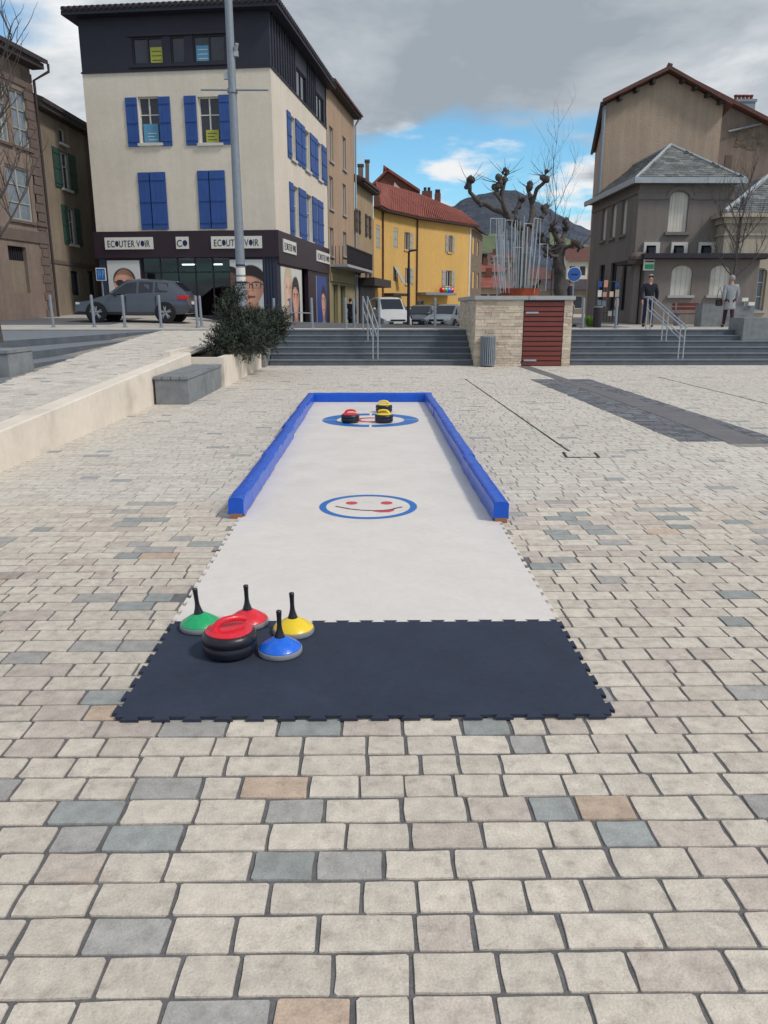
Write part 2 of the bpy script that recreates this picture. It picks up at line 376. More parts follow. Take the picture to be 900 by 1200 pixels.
class Facade:
    """vertical plane from P0 (left seen from outside) to P1 ; coordinates u along, w = world z, n outwards"""
    def __init__(s, p0, p1):
        s.o = Vector((p0[0], p0[1], 0)); d = Vector((p1[0] - p0[0], p1[1] - p0[1], 0)); s.len = d.length; s.u = d.normalized()
        s.n = Vector((s.u.y, -s.u.x, 0))
    def P(s, u, w, n=0.0): return s.o + s.u * u + Vector((0, 0, w)) + s.n * n
    def uw(s, px, py):
        d = ray(px, py); t = (s.o - CO).dot(s.n) / d.dot(s.n); p = CO + d * t; return (p - s.o).dot(s.u), p.z
    def rect(s, x0, y0, x1, y1):         # survey rectangle -> u0,u1,w0,w1 on the wall
        a, b = s.uw(x0, (y0 + y1) / 2)[0], s.uw(x1, (y0 + y1) / 2)[0]; xm = (x0 + x1) / 2
        return a, b, s.uw(xm, y1)[1], s.uw(xm, y0)[1]
    def box(s, mb, u0, u1, w0, w1, n0, n1, m, col=None):
        mb.hexa([s.P(u0, w0, n1), s.P(u1, w0, n1), s.P(u1, w0, n0), s.P(u0, w0, n0), s.P(u0, w1, n1), s.P(u1, w1, n1), s.P(u1, w1, n0), s.P(u0, w1, n0)], m, col)
    def poly(s, mb, pts, n, m): mb.face([s.P(u, w, n) for u, w in pts], m)
    def wall(s, mb, u0, u1, w0, w1, holes, m, depth=0.22, mr=None, arch=()):
        us = sorted({u0, u1, *[h[0] for h in holes], *[h[1] for h in holes]}); us = [u for u in us if u0 - 1e-6 <= u <= u1 + 1e-6]
        ws = sorted({w0, w1, *[h[2] for h in holes], *[h[3] for h in holes]}); ws = [w for w in ws if w0 - 1e-6 <= w <= w1 + 1e-6]
        for i in range(len(us) - 1):
            for j in range(len(ws) - 1):
                a, b = (us[i] + us[i + 1]) / 2, (ws[j] + ws[j + 1]) / 2
                if any(h[0] < a < h[1] and h[2] < b < h[3] for h in holes): continue
                s.poly(mb, [(us[i], ws[j]), (us[i + 1], ws[j]), (us[i + 1], ws[j + 1]), (us[i], ws[j + 1])], 0, m)
        mr = mr or m
        for k, (a, b, c, d) in enumerate(holes):
            P = s.P
            mb.face([P(a, c, 0), P(a, d, 0), P(a, d, -depth), P(a, c, -depth)], mr); mb.face([P(b, d, 0), P(b, c, 0), P(b, c, -depth), P(b, d, -depth)], mr)
            mb.face([P(a, d, 0), P(b, d, 0), P(b, d, -depth), P(a, d, -depth)], mr); mb.face([P(b, c, 0), P(a, c, 0), P(a, c, -depth), P(b, c, -depth)], mr)
            if k in arch:
                h_ = min(0.32 * (b - a), 0.3); mid = (a + b) / 2; r_ = (b - a) / 2
                arc = [(mid - r_ * math.cos(t), d - h_ + h_ * math.sin(t)) for t in [math.pi * q / 10 for q in range(11)]]
                for q in range(10):
                    (ua, wa), (ub, wb) = arc[q], arc[q + 1]
                    s.poly(mb, [(ua, wa), (ub, wb), (ub, d), (ua, d)], 0, m)
                    mb.face([P(ua, wa, 0), P(ua, wa, -depth), P(ub, wb, -depth), P(ub, wb, 0)], mr)
def window(F, par, r, depth=0.2, cols=2, rows=2, fm='frame_white', pm='pane', fw=0.055, sill=None, backs=True):
    a, b, c, d = r; mb = MB()
    F.box(mb, a, a + fw, c, d, -depth, -depth + .06, fm); F.box(mb, b - fw, b, c, d, -depth, -depth + .06, fm)
    F.box(mb, a + fw, b - fw, c, c + fw, -depth, -depth + .06, fm); F.box(mb, a + fw, b - fw, d - fw, d, -depth, -depth + .06, fm)
    for i in range(1, cols):
        u = a + (b - a) * i / cols; F.box(mb, u - fw * .55, u + fw * .55, c + fw, d - fw, -depth, -depth + .055, fm)
    for j in range(1, rows):
        w = c + (d - c) * (j / rows if rows > 2 else 0.62)
        for i in range(cols):
            ua = a + (b - a) * i / cols + fw * .55; ub = a + (b - a) * (i + 1) / cols - fw * .55
            F.box(mb, ua if i else a + fw, ub if i < cols - 1 else b - fw, w - .02, w + .02, -depth, -depth + .05, fm)
    o = mb.build('window', par)
    for i in range(cols):
        g = MB(); ua = a + (b - a) * i / cols; ub = a + (b - a) * (i + 1) / cols
        F.box(g, ua + .01, ub - .01, c + .01, d - .01, -depth - .03, -depth + .012, pm); g.build('pane', o)
    if sill:
        k = MB(); F.box(k, a - .1, b + .1, c - .1, c, -.05, .09, sill); k.build('sill', o)
    return o
def shutter(F, par, a, b, c, d, m, n0=0.012, planks=3, tilt=0.0):
    mb = MB(); w = (b - a) / planks
    for i in range(planks): F.box(mb, a + i * w + .004, a + (i + 1) * w - .004, c, d, n0, n0 + .035, m)
    F.box(mb, a, b, c + .01, d - .01, n0 + .004, n0 + .028, m)
    for q in (0.12, 0.5, 0.88):
        z = c + (d - c) * q; F.box(mb, a + .01, b - .01, z - .05, z + .05, n0 + .036, n0 + .058, m)
    return mb.build('shutter', par)
def gable_tiles(mb, a, b, n_out, m, r_=0.085, step=0.21, ln=0.5):
    """row of barrel tile ends along an eave from a to b, pointing along n_out"""
    a = Vector(a); b = Vector(b); d = b - a; k = max(1, int(d.length / step))
    for i in range(k):
        p = a + d * ((i + .5) / k); mb.tube([p, p - Vector(n_out) * ln + Vector((0, 0, ln * .3))], r_, m, 8)

# ================================================================== GROUND
terr = MB()
terr.face([(-2500, -300, -3.2), (2500, -300, -3.2), (2500, 4000, -3.2), (-2500, 4000, -3.2)], 'meadow')
terr.build('terrain', kind='structure')
Y1 = 22.6; DROP_STEPS = 6; RISE = 0.16; TREAD = 0.36
YT = Y1 + TREAD * (DROP_STEPS - 1); ZT = RISE * DROP_STEPS
# ---- plaza bed
pl = MB(); pl.box(-3.80, 24, -4, 5.069, -0.40, -0.0065, 'joint'); pl.box(-3.80, 24, 5.069, Y1 - .002, -0.40, -0.0055, 'joint_sand'); plaza = pl.build('plaza_paving', kind='structure')
strip_l = [atz(*p) for p in ((612, 431), (668, 450), (796, 496), (905, 540))]
strip_r = [atz(*p) for p in ((627, 431), (677, 448), (820, 488), (905, 521))]
def interp(pts, y):
    pts = sorted(pts, key=lambda p: p.y)
    if y <= pts[0].y:
        a, b = pts[0], pts[1]
    elif y >= pts[-1].y: a, b = pts[-2], pts[-1]
    else:
        for a, b in zip(pts, pts[1:]):
            if a.y <= y <= b.y: break
    t = (y - a.y) / (b.y - a.y); return a.x + (b.x - a.x) * t
sideL = [atz(*p) for p in ((634, 450), (716, 484), (796, 517))]
sideR = [atz(*p) for p in ((706, 449), (800, 479), (905, 512))]
SY0, SY1 = min(p.y for p in sideL), 18.2
def stone_col(x, y):
    n = mnoise.noise(Vector((x * .35, y * .35, 3)))
    t = rnd.random(); v = rnd.uniform(.90, 1.06) * (1 + .10 * n)
    xl, xr = interp(strip_l, y), interp(strip_r, y)
    if xl > x > interp(sideL, y) and SY0 < y < SY1 or xr < x < interp(sideR, y) and y < SY1:
        k = rnd.uniform(.65, 1.4); return rgb(104, 106, 111, k)
    if y > 6.5:
        v = rnd.uniform(.94, 1.05) * (1 + .07 * n)
        if t < .025: return rgb(160, 161, 160, v)
        if t < .16: return rgb(196, 186, 176, v)
        return rgb(204, 197, 186, v)
    grey = 0.06
    if t < grey: return rgb(153, 156, 153, v)
    if t < grey + .06: return rgb(166, 163, 158, v)
    if t < grey + .20: return rgb(194, 182, 170, v)
    if t < grey + .215: return rgb(192, 170, 150, v)
    return rgb(203, 193, 179, v)
ROW = 0.13
near, far = [], []
y = 0.2
row = 0
while y < Y1 - 0.02:
    h_ = min(ROW, Y1 - .005 - y)
    xa = max(-3.79, -0.55 * y - 2.2); xb = min(0.56 * y + 2.6, 22.0)
    x = xa - rnd.random() * .15; xa_ = xa
    while x < xb:
        w = rnd.choice((.14, .155, .175, .19, .205, .22, .235, .25, .27)) * rnd.uniform(.96, 1.04)
        xe = x + w; cy_ = y + h_ / 2; cuts = [max(x, -3.79)]
        if cy_ > 9:
            for bx_ in sorted((interp(strip_l, cy_), interp(strip_r, cy_)) + ((interp(sideL, cy_), interp(sideR, cy_)) if cy_ < SY1 + .2 else ())):
                if cuts[0] + .02 < bx_ < xe - .02: cuts.append(bx_)
        cuts.append(xe)
        for x0, x1 in zip(cuts, cuts[1:]):
            if x1 - x0 < .03: continue
            cx, cy = (x0 + x1) / 2, y + h_ / 2
            ins = interp(strip_l, cy) < cx < interp(strip_r, cy) and cy > 9
            if not ins and not (-1.02 < cx < .94 and 4.1 < cy < 13.4):
                d = ray(450, 600)
                # is it in the picture, and how large does it show
                v = CM.transposed() @ (Vector((cx, cy, 0)) - CO)
                u_, w_ = v.x / -v.z * FPX + 450, 600 - v.y / -v.z * FPX
                vis = -20 < u_ < 920 and 0 < w_ < 1215 and not (-1.0 < cx < .92 and 2.9 < cy < 4.1)
                (near if vis and cy < 6 else far).append((w * h_ / (v.length ** 3), x0, x1, y, y + h_))
        x = xe
    y += ROW; row += 1
near.sort(reverse=True); far += near[300:]; near = near[:300]
J = 0.0046
def stone_geo(mb, x0, x1, y0, y1, m, fine):
    c = stone_col((x0 + x1) / 2, (y0 + y1) / 2); z = rnd.uniform(-.003, 0.0)
    j = J * rnd.uniform(.75, 1.25) * (1.0 if y0 < 5 else .75); x0 += j; x1 -= j * rnd.uniform(.7, 1.5); y0 += j * .8; y1 -= j * rnd.uniform(.6, 1.2)
    if fine:
        pts = []; rr = .0045
        sides = [((x0 + rr, y0), (x1 - rr, y0)), ((x1, y0 + rr), (x1, y1 - rr)), ((x1 - rr, y1), (x0 + rr, y1)), ((x0, y1 - rr), (x0, y0 + rr))]
        for (ax, ay), (bx, by) in sides:
            for t in (0, .5, 1):
                pts.append((ax + (bx - ax) * t + rnd.uniform(-1, 1) * .0026, ay + (by - ay) * t + rnd.uniform(-1, 1) * .0026))
        cx, cy = (x0 + x1) / 2, (y0 + y1) / 2; n = len(pts)
        a = [(px, py, z - .014) for px, py in pts]
        b = [(px + (.0022 if px < cx else -.0022), py + (.0022 if py < cy else -.0022), z) for px, py in pts]
        mb.raw(a + b, [list(range(n, 2 * n))] + [(i, (i + 1) % n, n + (i + 1) % n, n + i) for i in range(n)], m, c)
    else:
        q = .003
        jt = [(rnd.uniform(-q, q), rnd.uniform(-q, q)) for _ in range(4)]
        k = [(x0, y0), (x1, y0), (x1, y1), (x0, y1)]; s_ = [(.0025, .0025), (-.0025, .0025), (-.0025, -.0025), (.0025, -.0025)]
        a = [(k[i][0] + jt[i][0], k[i][1] + jt[i][1], z - .014) for i in range(4)]
        b = [(k[i][0] + jt[i][0] + s_[i][0], k[i][1] + jt[i][1] + s_[i][1], z) for i in range(4)]
        mb.raw(a + b, [(4, 5, 6, 7), (0, 1, 5, 4), (1, 2, 6, 5), (2, 3, 7, 6), (3, 0, 4, 7)], m, c)
for _, x0, x1, y0, y1 in near:
    mb = MB(); stone_geo(mb, x0, x1, y0, y1, 'paver', True); mb.build('paving_stone', plaza)
mb = MB()
for _, x0, x1, y0, y1 in far: stone_geo(mb, x0, x1, y0, y1, 'paver', y0 < 4.5)
mb.build('paving_stones', plaza, kind='stuff')
# dark slab strip let into the paving
ys = sorted(p.y for p in strip_l); ya, yb = 9.3, Y1 - .02; k = 11
for i in range(k):
    a, b = ya + (yb - ya) * i / k + .006, ya + (yb - ya) * (i + 1) / k - .006
    mb = MB(); mb.hexa([(interp(strip_l, a) + .01, a, -.015), (interp(strip_r, a) - .01, a, -.015), (interp(strip_r, b) - .01, b, -.015), (interp(strip_l, b) + .01, b, -.015),
             (interp(strip_l, a) + .01, a, .001), (interp(strip_r, a) - .01, a, .001), (interp(strip_r, b) - .01, b, .001), (interp(strip_l, b) + .01, b, .001)], 'dark_slab'); mb.build('dark_slab', plaza)
# slot drain and its inspection frame
mb = MB()
def lineslab(mb, p, q, w, z0, z1, m):
    d = (q - p); d.z = 0; d.normalize(); s_ = Vector((-d.y, d.x, 0)) * w / 2
    mb.hexa([Vector((*v.xy, z0)) for v in (p - s_, q - s_, q + s_, p + s_)] + [Vector((*v.xy, z1)) for v in (p - s_, q - s_, q + s_, p + s_)], m)
lineslab(mb, atz(545, 444), atz(667, 529), .022, -.01, .003, 'iron_dark')
fr = [atz(660, 530), atz(664, 536), atz(702, 536), atz(697, 530.5)]
for a, b in ((0, 1), (1, 2), (2, 3)): lineslab(mb, fr[a], fr[b], .028, -.01, .004, 'iron_dark')
mb.build('slot_drain', label='thin dark slot drain with square frame in the paving beside the blue barrier', cat='drain')
mb = MB(); lineslab(mb, atz(772, 442), atz(899, 473), .02, -.01, .003, 'iron_dark')
mb.build('slot_drain', label='thin dark slot drain in the paving beyond the dark strip', cat='drain')

# ---- upper ground
def gz(x, y):
    zl = ZT - .03 + min(max(y - 24.2, 0), 12) * .034
    zm = ZT if y < 27 else ZT - (min(y, 50) - 27) * .033 - max(0, min(y, 80) - 50) * .018
    a = min(1, max(0, (-x - 4) / 4.0)); zz = zm * (1 - a) + zl * a
    b = min(1, max(0, (x - 4.5) / 4)); return zz * (1 - b) + (ZT - .01) * b
def sheet(name, x0, x1, y0, y1, m, dz=0.0, st=1.0, kind='structure', parent=None, xf=None):
    nx = max(1, int((x1 - x0) / st)); ny = max(1, int((y1 - y0) / st)); vs_ = []; fs = []
    for j in range(ny + 1):
        for i in range(nx + 1):
            x_ = x0 + (x1 - x0) * i / nx; y_ = y0 + (y1 - y0) * j / ny; vs_.append((x_, y_, gz(x_, y_) + dz))
    for j in range(ny):
        for i in range(nx): a = j * (nx + 1) + i; fs.append((a, a + 1, a + nx + 2, a + nx + 1))
    mb = MB(); mb.raw(vs_, fs, m); return mb.build(name, parent, smooth=True, kind=kind)
sheet('upper_terrace', -60, 60, YT + .33, 110, 'pave_far', -.004, 1.5)
# road in front of the shop, running down past the yellow house
def road(name, pts, m, dz):
    vs_ = []; fs = []
    for (xl, xr, y_) in pts:
        for t in range(9): x_ = xl + (xr - xl) * t / 8; vs_.append((x_, y_, gz(x_, y_) + dz))
    for j in range(len(pts) - 1):
        for i in range(8): a = j * 9 + i; fs.append((a, a + 1, a + 10, a + 9))
    mb = MB(); mb.raw(vs_, fs, m); return mb.build(name, None, smooth=True, kind='structure')
road('road', [(-40, 9, y_) for y_ in (27.6, 28.6, 29.6, 30.6, 31.6, 32.4)] + [(-4.0 + (y_ - 32.4) * .14, 9, y_) for y_ in (34, 38, 42, 46, 50, 55)] + [(-.5, 9, 60), (0, 12, 70), (2, 14, 80)], 'asphalt', .004)

# ---- flights of steps
def flight(x0, x1, label):
    st = thing('steps', (x0, Y1, 0), None, None); st['kind'] = 'structure'
    for i in range(DROP_STEPS):
        ya = Y1 + i * TREAD; z = (i + 1) * RISE; yb_ = ya + TREAD - .002 if i < DROP_STEPS - 1 else ya + .40
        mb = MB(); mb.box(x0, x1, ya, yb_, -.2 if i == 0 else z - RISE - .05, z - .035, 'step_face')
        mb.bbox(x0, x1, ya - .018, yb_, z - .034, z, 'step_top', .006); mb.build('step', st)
    return st
CX0, CX1, CY0, CY1, CZ = atz(557, 430).x, atz(670.5, 430).x, 22.25, 26.5, 1.93
flight(-2.98, CX0 - .01, ''); flight(CX1 + .01, 24, '')
mb = MB(); mb.box(-12, -2.99, YT + .1, YT + .34, -.3, ZT - .005, 'granite'); mb.build('retaining_edge', kind='structure')

# ---- stone-clad block with a slatted wooden door
cube = thing('stone_clad_block', (CX0, CY0, 0), 'pale ledge-stone clad block with a red slatted wooden door, between the two flights of steps', 'plinth')
mb = MB(); mb.box(CX0 + .04, CX1 - .04, CY0 + .04, CY1, -.1, CZ - .12, 'ledge_stone', rgb(120, 108, 96)); mb.build('core', cube)
mb = MB(); mb.bbox(CX0 - .05, (CX0 + CX1) / 2 + .1, CY0 - .06, CY1 + .05, CZ - .115, CZ, 'cap_stone', .012); mb.build('coping', cube)
mb = MB(); mb.bbox((CX0 + CX1) / 2 + .106, CX1 + .05, CY0 - .06, CY1 + .05, CZ - .115, CZ, 'cap_stone', .012); mb.build('coping', cube)
DX0, DX1 = atz(613, 430).x, atz(660.5, 430).x
def ledge_col(): k = rnd.uniform(.88, 1.1); return rnd.choice([rgb(206, 190, 170, k), rgb(202, 188, 170, k), rgb(212, 198, 178, k), rgb(194, 176, 158, k)])
CF = Facade((CX0, CY0 + .04), (CX1, CY0 + .04)); wid = CX1 - CX0; sd_l = MB(); nst = 0
z = 0.0
while z < CZ - .13:
    hh = min(rnd.choice((.065, .075, .085, .10)), CZ - .12 - z); 
    if CZ - .12 - z - hh < .03: hh = CZ - .12 - z
    u = 0.0
    while u < wid - .01:
        w = rnd.uniform(.16, .42); u1 = min(u + w, wid)
        if wid - u1 < .08: u1 = wid
        segs = []
        a, b = DX0 - CX0, DX1 - CX0
        if u1 <= a or u >= b: segs = [(u, u1)]
        else:
            if u < a - .03: segs.append((u, a))
            if u1 > b + .03: segs.append((b, u1))
        for (p, q) in segs:
            m1 = MB(); CF.box(m1, p + .002, q - .002, z + .002, z + hh - .002, -.01, .03 + rnd.uniform(-.007, .008), 'ledge_stone', ledge_col()); m1.build('stone', cube); nst += 1
        u = u1
    z += hh
SF = Facade((CX0 + .04, CY1), (CX0 + .04, CY0 + .04)); SR = Facade((CX1 - .04, CY0 + .04), (CX1 - .04, CY1))
for F in (SF, SR):
    z = 0.0
    while z < CZ - .14:
        hh = min(rnd.choice((.065, .075, .085, .10)), CZ - .12 - z); u = 0
        while u < F.len - .02:
            u1 = min(u + rnd.uniform(.16, .42), F.len); F.box(sd_l, u + .002, u1 - .002, z + .002, z + hh - .002, -.01, .03 + rnd.uniform(-.007, .008), 'ledge_stone', ledge_col()); u = u1
        z += hh
sd_l.build('side_stones', cube, kind='stuff')
door = MB(); CF.box(door, DX0 - CX0 + .01, DX1 - CX0 - .01, .02, CZ - .13, -.006, .008, 'iron_dark'); dr = door.build('door', cube)
nsl = 13; h1 = (CZ - .17) / nsl
for i in range(nsl):
    m1 = MB(); CF.box(m1, DX0 - CX0 + .02, DX1 - CX0 - .02, .03 + i * h1, .03 + (i + 1) * h1 - .032, .009, .034, 'red_wood'); m1.build('slat', dr)
for zz in (CZ - .48, .14):
    m1 = MB(); CF.box(m1, DX0 - CX0 + .06, DX0 - CX0 + .42, zz, zz + .05, .036, .05, 'steel'); m1.build('hinge_plate', dr)

# ---- ramp on the left, its wall, steps beside it
def rz(y_): return .045 + .0362 * y_
RB = [(-5.0, -2.0), (-5.35, 6.0), (-5.75, 12.7), (-6.1, 16.5), (-6.35, 21.0), (-6.5, YT + .1)]
def rbx(y_):
    for (xa, ya), (xb, yb_) in zip(RB, RB[1:]):
        if y_ <= yb_: return xa + (xb - xa) * (y_ - ya) / (yb_ - ya)
    return RB[-1][0]
mb = MB(); vs_ = []; fs = []
ny = 40
for j in range(ny + 1):
    y_ = -2 + (YT + .12 + 2) * j / ny; vs_ += [(rbx(y_) - .6, y_, rz(y_) - .02), (-3.9, y_, rz(y_) - .02)]
    if j: a = 2 * j; fs.append((a - 2, a - 1, a + 1, a))
mb.raw(vs_, fs, 'joint_sand'); ramp = mb.build('ramp', kind='structure')
mb = MB(); y = 3.0
while y < YT + .1:
    x = rbx(y) - rnd.random() * .1
    while x < -4.03:
        w = rnd.choice((.15, .17, .19, .21, .24)); x1 = min(x + w, -4.02)
        c = stone_col(-20, y); zz = rz(y); z2 = rz(y + ROW) ; dz = rnd.uniform(-.003, .002)
        k = [(x + .006, y + .006, zz), (x1 - .006, y + .006, zz), (x1 - .006, y + ROW - .006, z2), (x + .006, y + ROW - .006, z2)]
        s_ = [(.004, .004), (-.004, .004), (-.004, -.004), (.004, -.004)]
        mb.raw([(p[0], p[1], p[2] - .016) for p in k] + [(p[0] + q[0], p[1] + q[1], p[2] + dz) for p, q in zip(k, s_)], [(4, 5, 6, 7), (0, 1, 5, 4), (1, 2, 6, 5), (2, 3, 7, 6), (3, 0, 4, 7)], 'paver_far', c)
        x = x1
    y += ROW
mb.build('paving_stones', ramp, kind='stuff')
# low cream wall carrying the ramp
mb = MB(); ys_ = [-2, 2, 5, 8, 11, 13.4, 16.3]
wallpts = [(y_, rz(y_) + .075) for y_ in ys_]
vs_ = []
for y_, zt in wallpts: vs_ += [(-3.76, y_, -.05), (-3.76, y_, zt - .015), (-3.775, y_, zt), (-4.0, y_, zt), (-4.015, y_, zt - .015), (-4.015, y_, -.05)]
fs = []
for j in range(len(ys_) - 1):
    for i in range(5): a = j * 6 + i; fs.append((a, a + 6, a + 7, a + 1))
fs += [(0, 1, 2, 3, 4, 5), tuple(6 * (len(ys_) - 1) + i for i in (5, 4, 3, 2, 1, 0))]
mb.raw(vs_, fs, 'cream_wall'); mb.build('low_wall', label='long low cream wall along the paved ramp, left of the curling lane', cat='wall')
# planter
PX0, PX1, PY0, PY1, PZ = -4.35, -3.10, 16.32, 21.85, .61
plr = thing('planter', (PX0, PY0, 0), 'cream rendered planter box holding the dark evergreen shrubs', 'planter')
mb = MB(); t = .16
mb.box(PX1 - t, PX1, PY0, PY1, -.05, PZ, 'cream_wall'); mb.box(PX0, PX0 + t, PY0, PY1, -.05, PZ + .12, 'cream_wall')
mb.box(PX0 + t, PX1 - t, PY0, PY0 + t, -.05, PZ, 'cream_wall'); mb.box(PX0 + t, PX1 - t, PY1 - t, PY1, -.05, PZ, 'cream_wall'); mb.build('trough', plr)
mb = MB(); mb.box(PX0 + t, PX1 - t, PY0 + t, PY1 - t, .2, PZ - .06, 'earth'); mb.build('soil', plr)
# granite benches
def bench(x0, x1, y0, y1, zt, label, z0=-.02):
    b = thing('stone_bench', (x0, y0, z0 + .02), label, 'bench', 'grey granite blocks')
    mb = MB(); mb.bbox(x0 + .02, x1 - .02, y0 + .02, y1 - .02, z0, zt - .055, 'granite', .008); mb.build('block', b)
    mb = MB(); n_ = 4; w = (x1 - x0) / n_
    for i in range(n_): mb.bbox(x0 + i * w + .004, x0 + (i + 1) * w - .004, y0, y1, zt - .053, zt, 'granite', .006)
    mb.build('seat', b); return b
bench(-3.74, -3.14, 13.3, 16.31, .475, 'long grey granite bench block against the cream wall, in front of the planter')
bench(-3.12, -2.99, 21.87, 23.6, .62, 'grey granite end block between planter and the steps')
bench(-7.9, -5.95, 12.9, 13.9, .93, 'grey granite block beside the bare tree at the left edge', .45)
# steps left of the ramp: each edge dies into the rising ramp
ls = thing('steps', (-6.5, 20, 0), None, None); ls['kind'] = 'structure'
def lstep(poly, zt, zb):
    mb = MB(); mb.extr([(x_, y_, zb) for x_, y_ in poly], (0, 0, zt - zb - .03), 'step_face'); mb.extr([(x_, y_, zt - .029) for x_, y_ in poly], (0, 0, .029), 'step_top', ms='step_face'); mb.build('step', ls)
lstep([(-12, -2), (-9.4, -2), (-8.1, 15), (-6.5, 24.2), (-6.5, YT + .33), (-12, YT + .33)], ZT - .03, -.2)
lstep([(-9.38, -2), (-7.6, -2), (-6.75, 14), (-6.33, 21.3), (-6.52, 24.0), (-8.08, 15)], ZT - .03 - .15, -.2)
lstep([(-7.58, -2), (-6.6, -2), (-6.2, 12), (-6.06, 17.0), (-6.36, 20.6), (-6.73, 14)], ZT - .03 - .30, -.2)
lstep([(-6.58, -2), (-5.7, -2), (-5.68, 11.0), (-5.72, 13.0), (-6.1, 16.0), (-6.18, 12)], ZT - .03 - .44, -.2)
sheet_l = MB(); sheet_l.box(-60, -12.002, -10, YT + .33, -.4, ZT - .03, 'pave_far'); sheet_l.build('left_terrace', kind='structure')

# ================================================================== CURLING LANE
LX0, LX1, MY0, MY1, LY1 = -1.04, .96, 2.80, 3.78, 13.72
def teeth(p, q, n, dep, flare=.012, g=0.0):
    """toothed polyline from p to q (exclusive of q), tabs pushed to the right-hand side of p->q"""
    p = Vector(p); q = Vector(q); d = (q - p); ln = d.length; d.normalize(); s_ = Vector((d.y, -d.x)); out = [p + s_ * g]
    per = ln / n
    for i in range(n):
        a = i * per + per * .25; b = i * per + per * .75
        for (t, o_) in ((a + flare * .5, 0), (a - flare * .5, dep), (b + flare * .5, dep), (b - flare * .5, 0)): out.append(p + d * t + s_ * (o_ + g))
    return out
def tile(par, name, x0, x1, y0, y1, m, z0, z1, dep=.022, n=8):
    g = -.0006
    pts = teeth((x0, y0), (x1, y0), n, dep, g=g) + teeth((x1, y0), (x1, y1), n, dep, g=g) + \
        list(reversed(teeth((x0, y1), (x1, y1), n, dep, g=-g)[1:])) + list(reversed(teeth((x0, y0), (x0, y1), n, dep, g=-g)[1:]))
    # left edge is walked downwards, so its tabs reach the same way as the neighbour's right edge
    mb = MB(); mb.extr([(v.x, v.y, z0) for v in pts], (0, 0, z1 - z0), m); return mb.build(name, par)
# the teeth of a lane reach towards +x and -y of every tile; outer left edge reaches -x
def tile2(par, name, x0, x1, y0, y1, m, z0, z1, left_out, dep=.022, n=8):
    g = .00018
    bot = teeth((x0, y0), (x1, y0), n, dep, g=-g); rgt = teeth((x1, y0), (x1, y1), n, dep, g=-g)
    top = list(reversed(teeth((x0, y1), (x1, y1), n, dep, g=g))); 
    lf = teeth((x0, y1), (x0, y0), n, dep, g=-g) if left_out else list(reversed(teeth((x0, y0), (x0, y1), n, dep, g=g)))
    if left_out: pts = bot + rgt + [Vector((x1, y1))] + top[:-1] + lf
    else: pts = bot + rgt + [Vector((x1, y1))] + top[:-1] + [Vector((x0, y1))] + lf[:-1]
    # drop near-duplicates
    q = []
    for v in pts:
        if not q or (v - q[-1]).length > 1e-4: q.append(v)
    if (q[0] - q[-1]).length < 1e-4: q.pop()
    mb = MB(); mb.extr([(v.x, v.y, z0) for v in q], (0, 0, z1 - z0), m); return mb.build(name, par)
lane = thing('curling_lane', (-.04, MY1, 0), 'long white synthetic ice lane with painted rings, between the blue barriers', 'curling lane')
XM = (LX0 + LX1) / 2; nyt = 10; ly = (LY1 - MY1) / nyt
for j in range(nyt):
    for i, (a, b) in enumerate(((LX0, XM), (XM, LX1))):
        t_ = tile2(lane, 'ice_tile', a, b, MY1 + j * ly, MY1 + (j + 1) * ly, 'ice', .001, .012 + rnd.uniform(-.0002, .0002), i == 0)
rmat = thing('rubber_mat', (-.04, MY0, 0), 'dark navy rubber jigsaw mat lying at the near end of the white lane', 'mat')
for i, (a, b) in enumerate(((LX0, XM), (XM, LX1))): tile2(rmat, 'mat_tile', a, b, MY0, MY1, 'rubber_mat', .001, .0135, i == 0)
def ring(mb, cx, cy, r0, r1, a0, a1, z, m, n=48, ez=.0012, ey=1.0):
    for i in range(n):
        t0 = a0 + (a1 - a0) * i / n; t1 = a0 + (a1 - a0) * (i + 1) / n
        mb.face([(cx + r0 * math.cos(t0), cy + r0 * math.sin(t0) * ey, z), (cx + r1 * math.cos(t0), cy + r1 * math.sin(t0) * ey, z), (cx + r1 * math.cos(t1), cy + r1 * math.sin(t1) * ey, z), (cx + r0 * math.cos(t1), cy + r0 * math.sin(t1) * ey, z)], m)
ZP = .0138
HC = Vector((-.04, (atz(432, 485.5).y + atz(432, 501.5).y) / 2, 0)); HR = (atz(432, 485.5).y - atz(432, 501.5).y) / 2
for q in range(4):
    mb = MB(); g = .03; ring(mb, HC.x, HC.y, HR * .70, HR, q * math.pi / 2 + g, (q + 1) * math.pi / 2 - g, ZP, 'print_blue', 20); mb.build('blue_ring_quarter', lane)
mb = MB(); ring(mb, HC.x, HC.y, .15, .255, 0, 2 * math.pi, ZP, 'print_red', 36); mb.build('red_ring', lane)
SM = Vector((-.045, (atz(430, 582).y + atz(430, 609.5).y) / 2, 0)); SR_ = .405
fc = thing('smiling_face_print', (SM.x, SM.y, 0), None, None); bpy.data.objects.remove(fc)
mb = MB(); ring(mb, SM.x, SM.y, SR_ * .86, SR_, 0, 2 * math.pi, ZP, 'print_blue', 64); face_o = mb.build('face_ring', lane)
for ex in (-.14, .155):
    mb = MB(); ring(mb, SM.x + ex, SM.y + .11, 0, .05, 0, 2 * math.pi, ZP, 'print_red', 20, ey=1.05); mb.build('eye', lane)
mb = MB(); pts = [(-.27, -.0), (-.22, -.035), (-.15, -.09), (-.05, -.13), (.05, -.145), (.12, -.14), (.19, -.11), (.24, -.055), (.28, -.03)]
